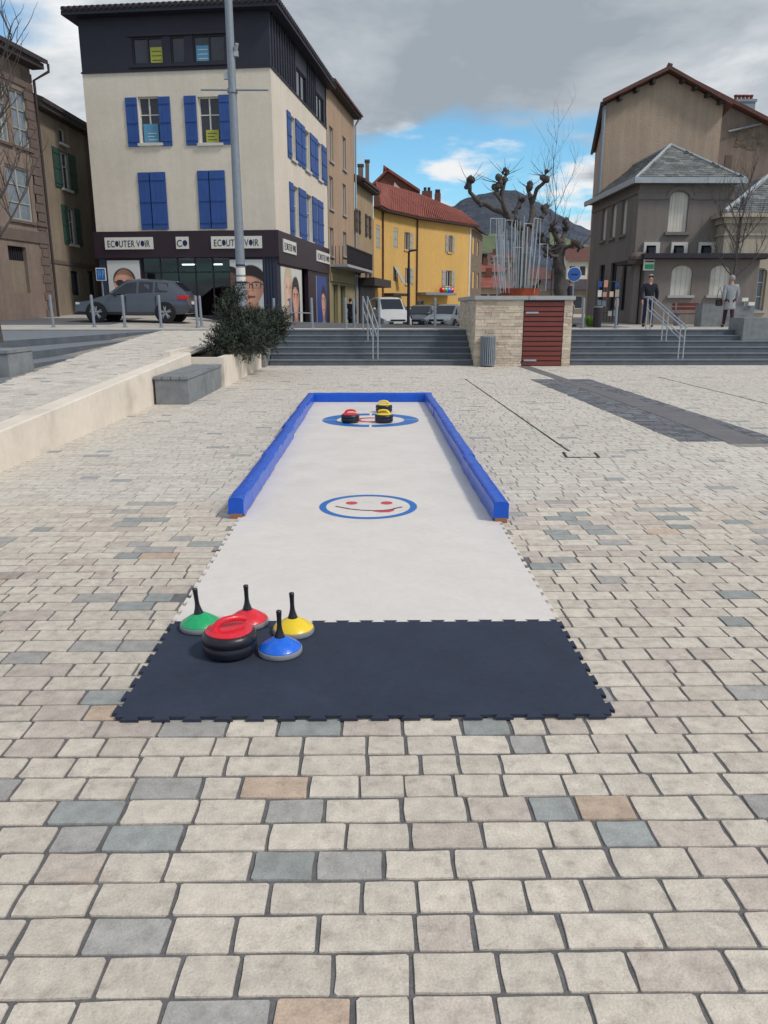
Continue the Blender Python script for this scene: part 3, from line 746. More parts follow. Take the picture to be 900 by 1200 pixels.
for (xa, ya), (xb, yb_) in zip(pts, pts[1:]):
    d = Vector((xb - xa, yb_ - ya)).normalized(); s_ = Vector((-d.y, d.x)) * .011
    mb.face([(SM.x + xa - s_.x, SM.y + ya - s_.y, ZP), (SM.x + xb - s_.x, SM.y + yb_ - s_.y, ZP), (SM.x + xb + s_.x, SM.y + yb_ + s_.y, ZP), (SM.x + xa + s_.x, SM.y + ya + s_.y, ZP)], 'print_maroon')
mb.build('smile', lane)
mb = MB(); tg = [(.03, -.15), (.10, -.145), (.17, -.125), (.215, -.085), (.21, -.15), (.17, -.195), (.10, -.2), (.05, -.175)]
mb.face([(SM.x + a, SM.y + b, ZP - .0003) for a, b in tg], 'print_red'); mb.build('tongue', lane)

# ---- blue padded barriers
def barrier(p0, p1, label, h_=.165, w=.115, wood_end=True):
    p0 = Vector((*p0, 0)); p1 = Vector((*p1, 0)); d = (p1 - p0); ln = d.length; d.normalize(); s_ = Vector((-d.y, d.x, 0))
    b = thing('padded_barrier', p0, label, 'barrier', 'blue padded barriers round the lane')
    nl = max(8, int(ln / .05)); prof = []
    for (a, z) in ((-w / 2, .035), (-w / 2, .07), (-w / 2, .11), (-w / 2, h_ - .014), (-w / 2 + .014, h_), (0, h_ + .003), (w / 2 - .014, h_), (w / 2, h_ - .014), (w / 2, .11), (w / 2, .07), (w / 2, .035)): prof.append((a, z))
    k = len(prof); vs_ = []; fs = []; sd_ = rnd.random() * 50
    for i in range(nl + 1):
        q = p0 + d * (ln * i / nl)
        for j, (a, z) in enumerate(prof):
            nz = mnoise.noise(Vector((i * .33 + sd_, j * .8, 1.3))) * .008 + mnoise.noise(Vector((i * .11 + sd_, j * .3, 7))) * .007
            hang = ((.010 * mnoise.noise(Vector((i * .22 + sd_, 4, 2))) - (.018 if 0 < i < nl else 0)) if j in (0, k - 1) else 0)
            vs_.append(q + s_ * (a + math.copysign(nz + (.004 if j in (0, k - 1) else 0), a)) + Vector((0, 0, z + nz * .5 + hang)))
    for i in range(nl):
        for j in range(k - 1): a = i * k + j; fs.append((a, a + k, a + k + 1, a + 1))
    fs += [tuple(range(k)), tuple(nl * k + j for j in range(k - 1, -1, -1))]
    mb = MB(); mb.raw(vs_, fs, 'vinyl'); mb.build('vinyl_cover', b, smooth=50)
    mb = MB(); q0 = p0 - d * .004; q1 = p1 + d * .004; ww = w / 2 - .010
    mb.hexa([q0 - s_ * ww, q1 - s_ * ww, q1 + s_ * ww, q0 + s_ * ww] + [v + Vector((0, 0, .04)) for v in (q0 - s_ * ww, q1 - s_ * ww, q1 + s_ * ww, q0 + s_ * ww)], 'timber'); mb.build('timber_base', b)
    return b
ly0 = atz(276, 608).y; xl = atz(276, 608).x; xr = atz(586, 613).x; lyr = atz(586, 613).y
cutL = [ly0, 7.75, 9.7, 11.65, 13.52]; nm = ['nearest the camera', 'second from the near end', 'third from the near end', 'farthest, at the corner']
for i in range(4):
    j0, j1 = rnd.uniform(-.012, .012), rnd.uniform(-.012, .012)
    barrier((xl + j0, cutL[i] + .004), (xl + .012 + j1, cutL[i + 1] - .004), 'blue padded barrier section on the left side of the lane, ' + nm[i])
cutR = [lyr, 7.7, 9.62, 11.6, 13.5]
for i in range(4):
    j0, j1 = rnd.uniform(-.012, .012), rnd.uniform(-.012, .012)
    barrier((xr + j0, cutR[i] + .004), (xr - .012 + j1, cutR[i + 1] - .004), 'blue padded barrier section on the right side of the lane, ' + nm[i])
barrier((xl - .05, 13.60), (xr + .05, 13.59), 'blue padded barrier closing the far end of the lane')

# ---- sliding stones with stick handles
def stick_stone(px, py, colr, label, lean=0):
    p = atz(px, py, .0135); s_ = thing('stick_curling_stone', p, label, 'curling stone', 'curling stones with stick handles')
    mb = MB(); mb.lathe([(.098, 0), (.103, .003), (.105, .008), (.105, .022), (.103, .027), (.0995, .0285)], p, 'plastic_grey', 48); mb.build('base_ring', s_, smooth=True)
    mb = MB(); mb.lathe([(.0995, .0272), (.1, .031), (.097, .036), (.062, .060), (.030, .079), (.021, .083), (.0, .083)], p, 'plastic_' + colr, 48); mb.build('cone', s_, smooth=30)
    ax = Matrix.Rotation(R(lean), 3, 'Y')
    mb = MB(); mb.lathe([(.027, .076), (.026, .080), (.021, .094), (.016, .110), (.0125, .126), (.011, .145), (.0115, .180), (.013, .203), (.0135, .210), (.011, .2135), (0, .2135)], p, 'plastic_black', 24, ax=ax); mb.build('handle', s_, smooth=35)
stick_stone(235.5, 735.5, 'green', 'green cone stone with black stick handle at the left corner of the mat', -5)
stick_stone(291, 731, 'red', 'red cone stone with black stick handle behind the red-topped curling stone', -1)
stick_stone(344, 741, 'yellow', 'yellow cone stone with black stick handle on the mat edge', -1)
stick_stone(328.5, 764.5, 'blue', 'blue cone stone with black stick handle, nearest on the mat')
def curl_stone(px, py, colr, label, rot, zb, k=1.0):
    p = atz(px, py, zb); s_ = thing('curling_stone', p, label, 'curling stone', 'curling stones with loop handles')
    mb = MB(); mb.lathe([(r_ * k, z_ * k) for r_, z_ in ((.085, 0), (.110, .004), (.125, .016), (.131, .034), (.130, .052), (.126, .060), (.1255, .064), (.130, .070), (.132, .085), (.129, .102), (.119, .115), (.105, .121), (.098, .122))], p, 'plastic_black', 48); mb.build('body', s_, smooth=30)
    mb = MB(); mb.lathe([(r_ * k, z_ * k) for r_, z_ in ((.112, .1175), (.113, .122), (.108, .127), (.09, .131), (.05, .133), (0, .134))], p, 'plastic_' + colr, 48); mb.build('top_cap', s_, smooth=40)
    ca, sa = math.cos(rot), math.sin(rot)
    def W_(x, z): return p + Vector((x * ca * k, x * sa * k, z * k))
    mb = MB(); path = [(-.07, .124), (-.066, .142), (-.05, .164), (-.02, .174), (.02, .175), (.055, .170), (.085, .158)]
    mb.tube([W_(x, z) for x, z in path], [.024 * k, .020 * k, .0175 * k, .0165 * k, .0165 * k, .016 * k, .012 * k], 'plastic_' + colr, 12); mb.build('handle', s_, smooth=50)
curl_stone(270, 764.5, 'red', 'black curling stone with red cap and handle, standing on the navy mat', R(28), .0135, .98)
curl_stone(410.5, 495, 'red', 'small-looking black curling stone with red handle on the far painted ring', R(5), .0138, 1.0)
curl_stone(450, 495, 'yellow', 'black curling stone with yellow handle on the far ring, the nearer of two', R(170), .0138, 1.0)
curl_stone(450, 483, 'yellow', 'black curling stone with yellow handle behind its twin, near the end barrier', R(185), .0138, 1.0)
# ================================================================== SHOP BUILDING
def house(name, loc, label, cat='building'): return thing(name, loc, label, cat)
DB, DC = 34.0, 44.8
A = (atx(121, 35.0), 35.0); B = (atx(326.5, DB), DB); C = (atx(386, DC), DC)
FA, FB = Facade(A, B), Facade(B, C)
shop = house('shop_building', (*B, gz(*B)), 'tall cream building with blue shutters, navy attic and shop signs on the ground floor')
wF = FA.uw(200, 271)[1]; wD = FA.uw(320, 77)[1]; wE = FA.uw(313, 12)[1]
# openings of the upper front
up_open = [FA.rect(163, 113, 187, 168), FA.rect(233, 113, 258, 168)]
lo_closed = [FA.rect(165, 202, 195, 269), FA.rect(234, 200, 264, 268)]
mw = MB(); FA.wall(mw, 0, FA.len, wF, wD, up_open + lo_closed, 'render_cream', .2)
wz0, wz1 = up_open[1][2], up_open[1][3]; lz0, lz1 = lo_closed[1][2], lo_closed[1][3]
def fbu(px, py=250): return FB.uw(px, py)[0]
fb_up = [(fbu(343.2), fbu(348.2)), (fbu(359), fbu(364.5)), (fbu(373.6), fbu(377.7))]
fb_lo = [(fbu(344), fbu(350)), (fbu(359.6), fbu(365.5)), (fbu(372.2), fbu(377.6))]
u0w, u1w = FB.uw(345, 139)[1], FB.uw(345, 188)[1]; l0w, l1w = FB.uw(347, 219)[1], FB.uw(347, 277)[1]
fbh = [(a, b, u1w, u0w) for a, b in fb_up] + [(a, b, l1w, l0w) for a, b in fb_lo[:2]]
FB.wall(mw, 0, FB.len, wF, wD, fbh, 'render_cream', .2)
# far sides so that the block is closed
D_ = (A[0] + FB.u.x * FB.len, A[1] + FB.u.y * FB.len); FL, FK = Facade(D_, A), Facade(C, D_)
FL.wall(mw, 0, FL.len, -1, wE, [], 'render_cream'); FK.wall(mw, 0, FK.len, -1, wE, [], 'render_cream')
mw.build('wall', shop)
# attic storey
ma = MB()
att = [FA.rect(155, 42, 191, 76), FA.rect(200, 42, 217, 74), FA.rect(226, 40, 264, 72)]
wa0, wa1 = att[1][2], att[1][3]; att = [(a[0], a[1], wa0, wa1) for a in att]
FA.wall(ma, 0, FA.len, wD, wE, att, 'attic_navy', .12)
attb = [(fbu(347.3, 90), fbu(358.7, 90), wa0 - .3, wa1), (fbu(370.5, 115), fbu(379, 115), wa0 - .3, wa1)]
FB.wall(ma, 0, FB.len, wD, wE, attb, 'attic_navy', .12)
FA.box(ma, -.03, FA.len + .03, wD - .06, wD, -.02, .05, 'attic_navy'); FB.box(ma, .02, FB.len, wD - .06, wD, -.02, .05, 'attic_navy')
ma.build('attic_cladding', shop)
u = .25
while u < FB.len:
    if not any(h[0] - .05 < u < h[1] + .05 for h in attb):
        mb = MB(); FB.box(mb, u, u + .035, wD, wE, 0.001, .045, 'attic_navy'); mb.build('seam', shop)
    u += .42
mb = MB(); FA.box(mb, att[0][0] - .15, att[2][1] + .15, wa1 + .02, wa1 + .12, .0, .06, 'frame_dark'); FA.box(mb, att[0][0] - .15, att[2][1] + .15, wa0 - .12, wa0 - .02, .0, .06, 'frame_dark'); mb.build('window_band', shop)
for i, a in enumerate(att): window(FA, shop, a, .1, 1 if i == 1 else 2, 1, 'frame_dark', 'pane')
for a in attb: window(FB, shop, a, .1, 2, 1, 'frame_dark', 'pane')
# eaves, tiles, roof
EV = .45
def corner(p, *fs): 
    v = Vector((p[0], p[1], 0))
    for F, s_ in fs: v = v + F.n * EV * s_
    return v
q0 = Vector((*A, 0)) + FA.n * EV + FL.n * EV; q1 = Vector((*B, 0)) + FA.n * EV + FB.n * EV; q2 = Vector((*C, 0)) + FB.n * EV + FK.n * EV; q3 = Vector((*D_, 0)) + FK.n * EV + FL.n * EV
mr = MB(); mr.extr([Vector((p.x, p.y, wE)) for p in (q0, q1, q2, q3)], (0, 0, .14), 'attic_navy'); rf = mr.build('roof', shop)
mt = MB(); ce = (q0 + q1 + q2 + q3) / 4; ap = [ce + (q1 - q2) * .12, ce + (q2 - q1) * .12]; zt = wE + .16; za = wE + 1.1
T = lambda p, z_: Vector((p.x, p.y, z_))
mt.face([T(q0, zt), T(q1, zt), T(ap[0], za)], 'tile_dark'); mt.face([T(q2, zt), T(q3, zt), T(ap[1], za)], 'tile_dark')
mt.face([T(q1, zt), T(q2, zt), T(ap[1], za), T(ap[0], za)], 'tile_dark'); mt.face([T(q3, zt), T(q0, zt), T(ap[0], za), T(ap[1], za)], 'tile_dark'); mt.build('tile_slope', rf)
mt = MB(); gable_tiles(mt, T(q0, wE + .19) + FA.n * .06, T(q1, wE + .19) + FA.n * .06, FA.n, 'tile_dark', .095, .24); gable_tiles(mt, T(q1, wE + .19) + FB.n * .06, T(q2, wE + .19) + FB.n * .06, FB.n, 'tile_dark', .095, .24)
mt.build('eave_tiles', rf, kind='stuff')
# upper windows and shutters
for k_, (r_, pc) in enumerate(zip(up_open, ('placard_cyan', 'placard_yellow'))):
    wn = window(FA, shop, r_, .17, 2, 2, 'frame_white', 'pane', sill='frame_white'); a, b, c, d = r_
    mb = MB(); FA.box(mb, a + .12 + .12 * k_, b - .12, c + .06, c + (.75 if not k_ else .52), -.12, -.105, pc)
    for q in range(3): FA.box(mb, a + .3, b - .2 - .1 * (q % 2), c + .14 + q * .12, c + .165 + q * .12, -.104, -.1, 'sign_white' if not k_ else 'ink'); 
    mb.build('placard', wn)
for a, b in ((148.5, 162), (187, 200.5), (217, 231), (257.5, 271)):
    shutter(FA, shop, FA.uw(a, 140)[0], FA.uw(b, 140)[0], wz0 - .06, wz1 + .04, 'shutter_blue')
for i, (a, b, c, d) in enumerate(lo_closed):
    m_ = a + (b - a) * .42
    shutter(FA, shop, a - .04, m_ - .02, c, d, 'shutter_blue', .01, 2); shutter(FA, shop, m_ + .02, b + .04, c, d, 'shutter_blue', .03, 3)
    mb = MB(); FA.box(mb, a, b, c, d, -.2, -.12, 'interior'); mb.build('window', shop)
for a_, b_ in ((att[0], 'placard_yellow'), (att[2], 'placard_cyan')):
    mb = MB(); o_ = .52 if b_ == 'placard_yellow' else .04; FA.box(mb, a_[0] + (a_[1] - a_[0]) * o_ + .05, a_[0] + (a_[1] - a_[0]) * (o_ + .45), wa0 + .05, wa0 + .62, -.085, -.075, b_)
    for q in range(3): FA.box(mb, a_[0] + (a_[1] - a_[0]) * o_ + .12, a_[0] + (a_[1] - a_[0]) * (o_ + .40), wa0 + .14 + q * .16, wa0 + .165 + q * .16, -.0745, -.071, 'ink' if b_ == 'placard_yellow' else 'sign_white')
    mb.build('placard', shop)
for r_ in fbh: window(FB, shop, r_, .17, 2, 2, 'frame_white', 'pane_light', sill='frame_white')
for a, b in ((339, 343), (348.4, 354.2), (355, 358.8), (364.8, 370), (370.4, 373.4), (377.9, 383.2)): shutter(FB, shop, fbu(a), fbu(b), u1w - .05, u0w + .04, 'shutter_blue', planks=2)
for a, b in ((339.5, 343.8), (350.2, 358.5), (365.8, 371)): shutter(FB, shop, fbu(a), fbu(b), l1w - .05, l0w + .04, 'shutter_blue', planks=2)
shutter(FB, shop, fbu(372.2), fbu(378.2), l1w - .05, l0w + .04, 'shutter_blue', planks=2)
# ground floor
wS = FA.uw(200, 302)[1]; g0 = -1.0
mf = MB(); FA.box(mf, -.1, FA.len + .12, wS, wF, 0.0, .12, 'fascia_plum'); FB.box(mf, .0, FB.len - .2, wS - .25, wF, 0.0, .1, 'fascia_plum'); mf.build('fascia', shop)
pL, pR = FA.uw(168, 340)[0], FA.uw(270, 340)[0]
pr_ = FA.uw(309.5, 340)[0]
for (ua, ub, nn, m_, nm_) in ((0, FA.uw(127, 340)[0], .02, 'pier_blue', 'pier'), (FA.uw(127, 340)[0], pL, 0.0, 'fascia_plum', 'pier'), (pR, pr_, 0.0, 'fascia_plum', 'pier'), (pr_, FA.len, .02, 'pier_blue', 'pier')):
    mb = MB(); FA.box(mb, ua, ub, g0, wS, -.2, nn, m_); mb.build(nm_, shop)
u = pr_ + .04
while u < FA.len - .05:
    mb = MB(); FA.box(mb, u, u + .07, gz(*B) - .3, wS, .021, .06, 'pier_blue'); mb.build('rib', shop); u += .13
# glazed shopfront with a room behind it
ri = MB(); n_ = -3.2; P = FA.P
gF = 1.05
ri.face([P(pL, gF, -.2), P(pR, gF, -.2), P(pR, gF, n_), P(pL, gF, n_)], 'interior'); ri.face([P(pL, wS, -.2), P(pR, wS, -.2), P(pR, wS, n_), P(pL, wS, n_)], 'interior')
ri.face([P(pL, gF, n_), P(pR, gF, n_), P(pR, wS, n_), P(pL, wS, n_)], 'interior_red'); ri.face([P(pL, gF, -.2), P(pL, wS, -.2), P(pL, wS, n_), P(pL, gF, n_)], 'interior'); ri.face([P(pR, gF, -.2), P(pR, wS, -.2), P(pR, wS, n_), P(pR, gF, n_)], 'interior')
FA.box(ri, pL + .6, pR - .8, gF, gF + .95, n_ + .8, n_ + 1.3, 'interior_red'); ri.build('shop_interior', shop)
for u_, l_ in ((pL + 1.35, .55), (pL + 2.75, .4)):
    mb = MB(); FA.box(mb, u_, u_ + l_, wS - .24, wS - .19, -1.3, -1.2, 'tube_light'); mb.build('ceiling_light', shop)
nb = 5
for i in range(nb):
    a, b = pL + (pR - pL) * i / nb, pL + (pR - pL) * (i + 1) / nb; mb = MB()
    FA.box(mb, a, a + .05, gF - .4, wS, -.16, -.08, 'frame_dark'); FA.box(mb, a + .05, b, gF - .4, gF + .25, -.16, -.08, 'frame_dark'); FA.box(mb, a + .05, b, wS - .62, wS - .56, -.15, -.09, 'frame_dark')
    o = mb.build('shop_window', shop); g = MB(); FA.box(g, a + .05, b, gF + .25, wS, -.13, -.115, 'shop_glass'); g.build('pane', o)
mb = MB(); FB.box(mb, 0, fbu(354.5, 340), g0, wS - .25, -.2, 0, 'fascia_plum'); FB.box(mb, fbu(354.5, 340), fbu(361.5, 340), g0, wS - .25, -.5, -.4, 'interior'); FB.box(mb, fbu(361.5, 340), FB.len, g0, wS - .25, -.2, 0, 'fascia_plum'); mb.build('side_wall', shop)
# signs
def sign(F, r_, n0, parts, par, size_k=.62, off=.5):
    a, b, c, d = r_; mb = MB(); F.box(mb, a, b, c, d, n0, n0 + .05, 'sign_white'); o = mb.build('sign_board', par); h_ = d - c; s_ = h_ * size_k
    mb = MB(); u_ = 0.0; items = []
    for t in parts:
        if t == '@': items.append(('@', u_, None)); u_ += s_ * .80
        elif t == ' ': u_ += s_ * .28
        else:
            vs_, fs = text_mesh(t, s_ * 1.28); wd = max(v.x for v in vs_); items.append((t, u_, (vs_, fs))); u_ += wd + s_ * .11
    sc = min(1.0, (b - a) * .90 / u_); st = a + ((b - a) - u_ * sc) / 2; w0 = c + h_ * (1 - size_k) / 2
    for t, uu, dat in items:
        if t == '@':
            pr2 = [F.P(st + (uu + s_ * .37) * sc + math.cos(q * math.pi / 8) * s_ * .38 * sc, w0 + s_ * .46 + math.sin(q * math.pi / 8) * s_ * .40, n0 + .051) for q in range(16)]
            mb.extr(pr2, F.n * .006, 'ink_navy')
        else: mb.raw([F.P(st + (uu + v.x) * sc, w0 + v.y, n0 + .056 + v.z) for v in dat[0]], dat[1], 'ink')
    mb.build('lettering', o); return o
WORD = ['E', 'C', '@', 'U', 'T', 'E', 'R', ' ', 'V', '@', 'I', 'R']
r1 = FA.rect(125, 278.5, 181, 292.5); r2 = FA.rect(249, 277.5, 308, 292); r3 = FA.rect(208, 278.5, 222.5, 292.5)
sign(FA, (r1[0], r1[1], r1[2], r1[3]), .125, WORD, shop); sign(FA, (r2[0], r2[1], r1[2], r1[3]), .125, WORD, shop); sign(FA, (r3[0], r3[1], r1[2], r1[3]), .125, ['C', '@'], shop)
s1 = FB.rect(328.5, 281, 343.5, 298); s2 = FB.rect(368, 291.5, 383.5, 308)
sign(FB, (s1[0], s1[1], r1[2] - .1, r1[3] - .05), .105, WORD, shop); sign(FB, (s2[0], s2[1], r1[2] - .1, r1[3] - .05), .105, WORD, shop)
# printed posters
def ell(F, mb, u, w, ru, rw, n_, m, a0=0, a1=2 * math.pi, k=24): F.poly(mb, [(u + ru * math.cos(a0 + (a1 - a0) * i / k), w + rw * math.sin(a0 + (a1 - a0) * i / k)) for i in range(k + (1 if a1 - a0 < 6 else 0))], n_, m)
def sst(a, b, x):
    t = min(1, max(0, (x - a) / (b - a))); return t * t * (3 - 2 * t)
def lerpc(a, b, t): return tuple(p + (q - p) * t for p, q in zip(a, b))
def portrait(c, x, y, skin_, hair_, cloth_, glasses, buzz=False, smile=False, longh=False):
    """colour of a printed portrait at face coordinates (x, y); unit = half a face width"""
    jaw = x / (1 - .20 * max(0, -y) ** 1.5) if y > -1.5 else x * 2
    fr_ = math.hypot(jaw, y / 1.36); hx = math.hypot(x / (1.06 if buzz else 1.2), (y - .42) / (1.04 if buzz else 1.22))
    if longh and abs(x) < 1.35 and y < .5 and y > -1.9: c = lerpc(c, hair_, sst(1.35, 1.15, abs(x)) * sst(-1.9, -1.5, y))
    c = lerpc(c, hair_, sst(1.03, .95, hx))
    c = lerpc(c, cloth_, sst(-1.62 - .25 * x * x, -1.78 - .25 * x * x, y) * sst(2.4, 2.1, abs(x)))
    c = lerpc(c, tuple(v * .55 for v in skin_), sst(.62, .5, abs(x)) * sst(-1.9, -1.8, y) * sst(-.8, -1.1, y))
    sh_ = 1.08 - .42 * sst(-.1, 1.0, x) - .18 * sst(.4, 1.0, -x) - .12 * sst(-.5, -1.3, y)
    f = tuple(v * sh_ for v in skin_)
    f = lerpc(f, tuple(v * .6 for v in skin_), .7 * sst(.16, .05, abs(x - .14)) * sst(-.36, -.2, y) * sst(.3, .1, y))
    for sx in (-.43, .43):
        f = lerpc(f, tuple(v * .6 for v in skin_), .6 * sst(1.2, .5, math.hypot((x - sx) / .26, (y - .2) / .16)))
        f = lerpc(f, (.5, .5, .5), sst(1.1, .8, math.hypot((x - sx) / .17, (y - .17) / .075))); f = lerpc(f, (.03, .03, .04), sst(1.1, .8, math.hypot((x - sx) / .08, (y - .17) / .08)))
        f = lerpc(f, hair_, .85 * sst(1.1, .7, math.hypot((x - sx) / .27, (y - .40 + .15 * (abs(x) - .43) ** 2) / .055)))
        if glasses == 1:
            g_ = max(abs(x - sx) / .35, abs(y - .17) / .24); f = lerpc(f, (.02, .02, .03), sst(.80, .86, g_) * sst(1.06, 1.0, g_))
        if glasses == 2: f = lerpc(f, (.03, .03, .04), sst(1.1, .95, math.hypot((x - sx) / .38, (y - .15) / .27)))
    if glasses: f = lerpc(f, (.02, .02, .03), sst(.05, .03, abs(y - .24)) * (1 if abs(x) > .78 or abs(x) < .1 else 0))
    f = lerpc(f, (.24, .07, .07), sst(1.1, .8, math.hypot(x / .36, (y + .66 - (.12 * x * x * 4 if smile else 0)) / .10)))
    if smile: f = lerpc(f, (.6, .58, .55), sst(1.1, .8, math.hypot(x / .28, (y + .65 - .48 * x * x) / .05)))
    hl = (.80 if not buzz else .86) - .12 * x - .35 * x * x; f = lerpc(f, hair_, (.55 if buzz else 1) * sst(hl - .06, hl + .1, y))
    if buzz: f = lerpc(f, hair_, .35 * sst(-.55, -.75, y) * sst(.3, .6, math.hypot(x, (y + .66) * 2)))
    return lerpc(c, f, sst(1.03, .97, fr_))
def photo_poster(F, a, b, c, d, par, back, faces, n0=.022, nu=44):
    mb = MB(); F.box(mb, a, b, c, d, n0 - .01, n0 + .018, 'poster_white'); o = mb.build('poster', par); mb = MB(); w, h_ = b - a, d - c; nv = int(nu * h_ / w)
    for i in range(nu):
        for j in range(nv):
            u_, v_ = (i + .5) / nu, (j + .5) / nv; cc = tuple(k_ * (.9 + .15 * v_) for k_ in back)
            for (fx, fy, fs_, kw) in faces: cc = portrait(cc, (u_ - fx) * w / (fs_ * w), (v_ - fy) * h_ / (fs_ * w), **kw)
            F.poly(mb, [(a + w * i / nu, c + h_ * j / nv), (a + w * (i + 1) / nu, c + h_ * j / nv), (a + w * (i + 1) / nu, c + h_ * (j + 1) / nv), (a + w * i / nu, c + h_ * (j + 1) / nv)], n0 + .0185, 'print_photo'); mb.c[-1] = cc
    mb.usec = True; mb.build('portrait_print', o)
SK1, SK2, HD, HF = rgb(214, 160, 136), rgb(226, 186, 166), rgb(44, 34, 36), rgb(206, 188, 160)
gl = gz(*A) + .1
photo_poster(FA, FA.uw(128.5, 340)[0], FA.uw(166, 340)[0], gl, wS - .1, shop, rgb(206, 208, 206), [(.5, .54, .33, dict(skin_=SK1, hair_=HD, cloth_=rgb(40, 42, 54), glasses=2, buzz=True))])
photo_poster(FA, FA.uw(271, 340)[0], FA.uw(309, 340)[0], gl - .1, wS - .1, shop, rgb(206, 210, 208), [(.02, .66, .22, dict(skin_=rgb(110, 80, 70), hair_=HD, cloth_=rgb(50, 50, 60), glasses=0)), (.62, .50, .40, dict(skin_=SK1, hair_=HD, cloth_=rgb(30, 34, 46), glasses=1))])
photo_poster(FB, fbu(329, 335), fbu(353, 335), .85, wS - .35, shop, rgb(214, 214, 208), [(.32, .62, .17, dict(skin_=SK2, hair_=HF, cloth_=rgb(226, 200, 190), glasses=0, longh=True)), (.67, .46, .165, dict(skin_=SK1, hair_=HD, cloth_=rgb(120, 196, 204), glasses=0, smile=True, longh=True))], .012)
photo_poster(FB, fbu(370.5, 340), fbu(382, 340), .75, wS - .45, shop, rgb(40, 70, 140), [(.68, .46, .22, dict(skin_=SK1, hair_=rgb(24, 30, 66), cloth_=rgb(90, 160, 190), glasses=0))], .012)

# ================================================================== HOUSES DOWN THE STREET
def shut_pair(F, par, r_, m, wk=.5):
    a, b, c, d = r_; w = (b - a) * wk; shutter(F, par, a - w - .02, a - .02, c - .03, d + .03, m, planks=2); shutter(F, par, b + .02, b + w + .02, c - .03, d + .03, m, planks=2)
# tan house with a balcony
TE = (atx(416.5, 52.5), 52.5); FC = Facade((C[0] + .02, C[1] + .05), TE)
tan = house('tan_house', (*TE, gz(*TE)), 'tall narrow tan house with an iron balcony, adjoining the cream shop building')
wT = FC.uw(400, 119)[1]
tr = [FC.rect(386, 149, 390.5, 189), FC.rect(386, 207, 390.5, 245), FC.rect(386.5, 267, 391, 300), FC.rect(401.5, 161, 405.5, 199), FC.rect(401.5, 216, 405.5, 252), FC.rect(402, 272, 406, 300)]
wB = FC.uw(400, 316)[1]
mb = MB(); FC.wall(mb, 0, FC.len, wB, wT, tr, 'render_tan', .18)
FC2 = Facade(TE, (TE[0] - 9, TE[1] + 1)); FC2.wall(mb, 0, 9, -1, wT, [], 'render_tan'); mb.build('wall', tan)
for r_ in tr: window(FC, tan, r_, .15, 2, 1, 'frame_white', 'pane', sill='cap_stone')
mb = MB(); F = FC
rp = [F.P(-.1, wT, .55), F.P(F.len + .3, wT, .55), F.P(F.len + .3, wT + 1.6, -5), F.P(-.1, wT + 1.6, -5)]
mb.extr(rp, (0, 0, .12), 'tile_brown'); FC.box(mb, 0, F.len + .2, wT - .12, wT, -.02, .45, 'shutter_dark'); mb.build('roof', tan)
mb = MB(); mb.tube([F.P(F.len - .05, wT - .05, .4), F.P(F.len - .08, wT - .5, .12), F.P(F.len - .08, wT - 6, .1), F.P(F.len - .08, .3, .1)], .06, 'zinc', 8); mb.build('downpipe', tan)
mb = MB(); FC.box(mb, .3, FC.len + 1.0, wB + .02, wB + .16, .0, 1.0, 'cap_stone'); bl = mb.build('balcony', tan)
u = .32
while u < FC.len + 1.0:
    for nn in ([.95]):
        mb = MB(); FC.box(mb, u, u + .03, wB + .16, wB + 1.12, nn, nn + .03, 'iron_dark'); mb.build('baluster', bl)
    u += .14
mb = MB(); FC.box(mb, .3, FC.len + 1.0, wB + 1.12, wB + 1.17, .93, 1.0, 'iron_dark'); FC.box(mb, .3, FC.len + 1, wB + .35, wB + .95, .955, .965, 'shutter_dark')
for nn in (.1, .3, .5, .7): FC.box(mb, .3, .33, wB + .16, wB + 1.12, nn, nn + .03, 'iron_dark')
mb.build('railing', bl)
mb = MB(); d1 = (FC.uw(391, 350)[0], FC.uw(396, 350)[0], .3, wB - .9); d2 = (FC.uw(399, 350)[0], FC.uw(405, 350)[0], .3, wB - .9); FC.wall(mb, 0, FC.len, -1, wB, [d1, d2], 'shop_ochre', .25); mb.build('ground_floor', tan)
for r_ in (d1, d2): window(FC, tan, r_, .2, 2, 1, 'shop_ochre', 'pane')
mb = MB(); FC.box(mb, .2, FC.len - .2, wB - .75, wB - .3, .01, .08, 'shop_ochre'); o = mb.build('sign_board', tan)
# beige house
BE = (atx(437.5, 58.0), 58.0); FD = Facade((TE[0] + .15, TE[1] + .2), BE)
bei = house('beige_house', (*BE, gz(*BE)), 'beige house with dark shutters and two chimneys, between tan and yellow houses')
wBe = FD.uw(427, 219)[1]
br = [FD.rect(418.5, 247, 420.5, 273), FD.rect(430, 253, 432.5, 278), FD.rect(418.5, 296, 420.5, 322), FD.rect(430, 299, 432.5, 324)]
wa_, wb_, wc_, wd_ = br[1][2], br[1][3], br[3][2], br[3][3]
br = [(a, b, *((wa_, wb_) if i < 2 else (wc_, wd_))) for i, (a, b, c, d) in enumerate(br)]
mb = MB(); FD.wall(mb, 0, FD.len, -1, wBe, br, 'render_beige', .18); mb.build('wall', bei)
for r_ in br: window(FD, bei, r_, .15, 2, 1, 'frame_white', 'pane'); shut_pair(FD, bei, r_, 'shutter_dark', .8)
mb = MB(); F = FD; mb.extr([F.P(-.2, wBe, .6), F.P(F.len, wBe, .6), F.P(F.len, wBe + 2.0, -4.5), F.P(-.2, wBe + 2.0, -4.5)], (0, 0, .14), 'tile_brown'); FD.box(mb, 0, FD.len, wBe - .15, wBe, -.02, .5, 'shutter_dark'); rfo = mb.build('roof', bei)
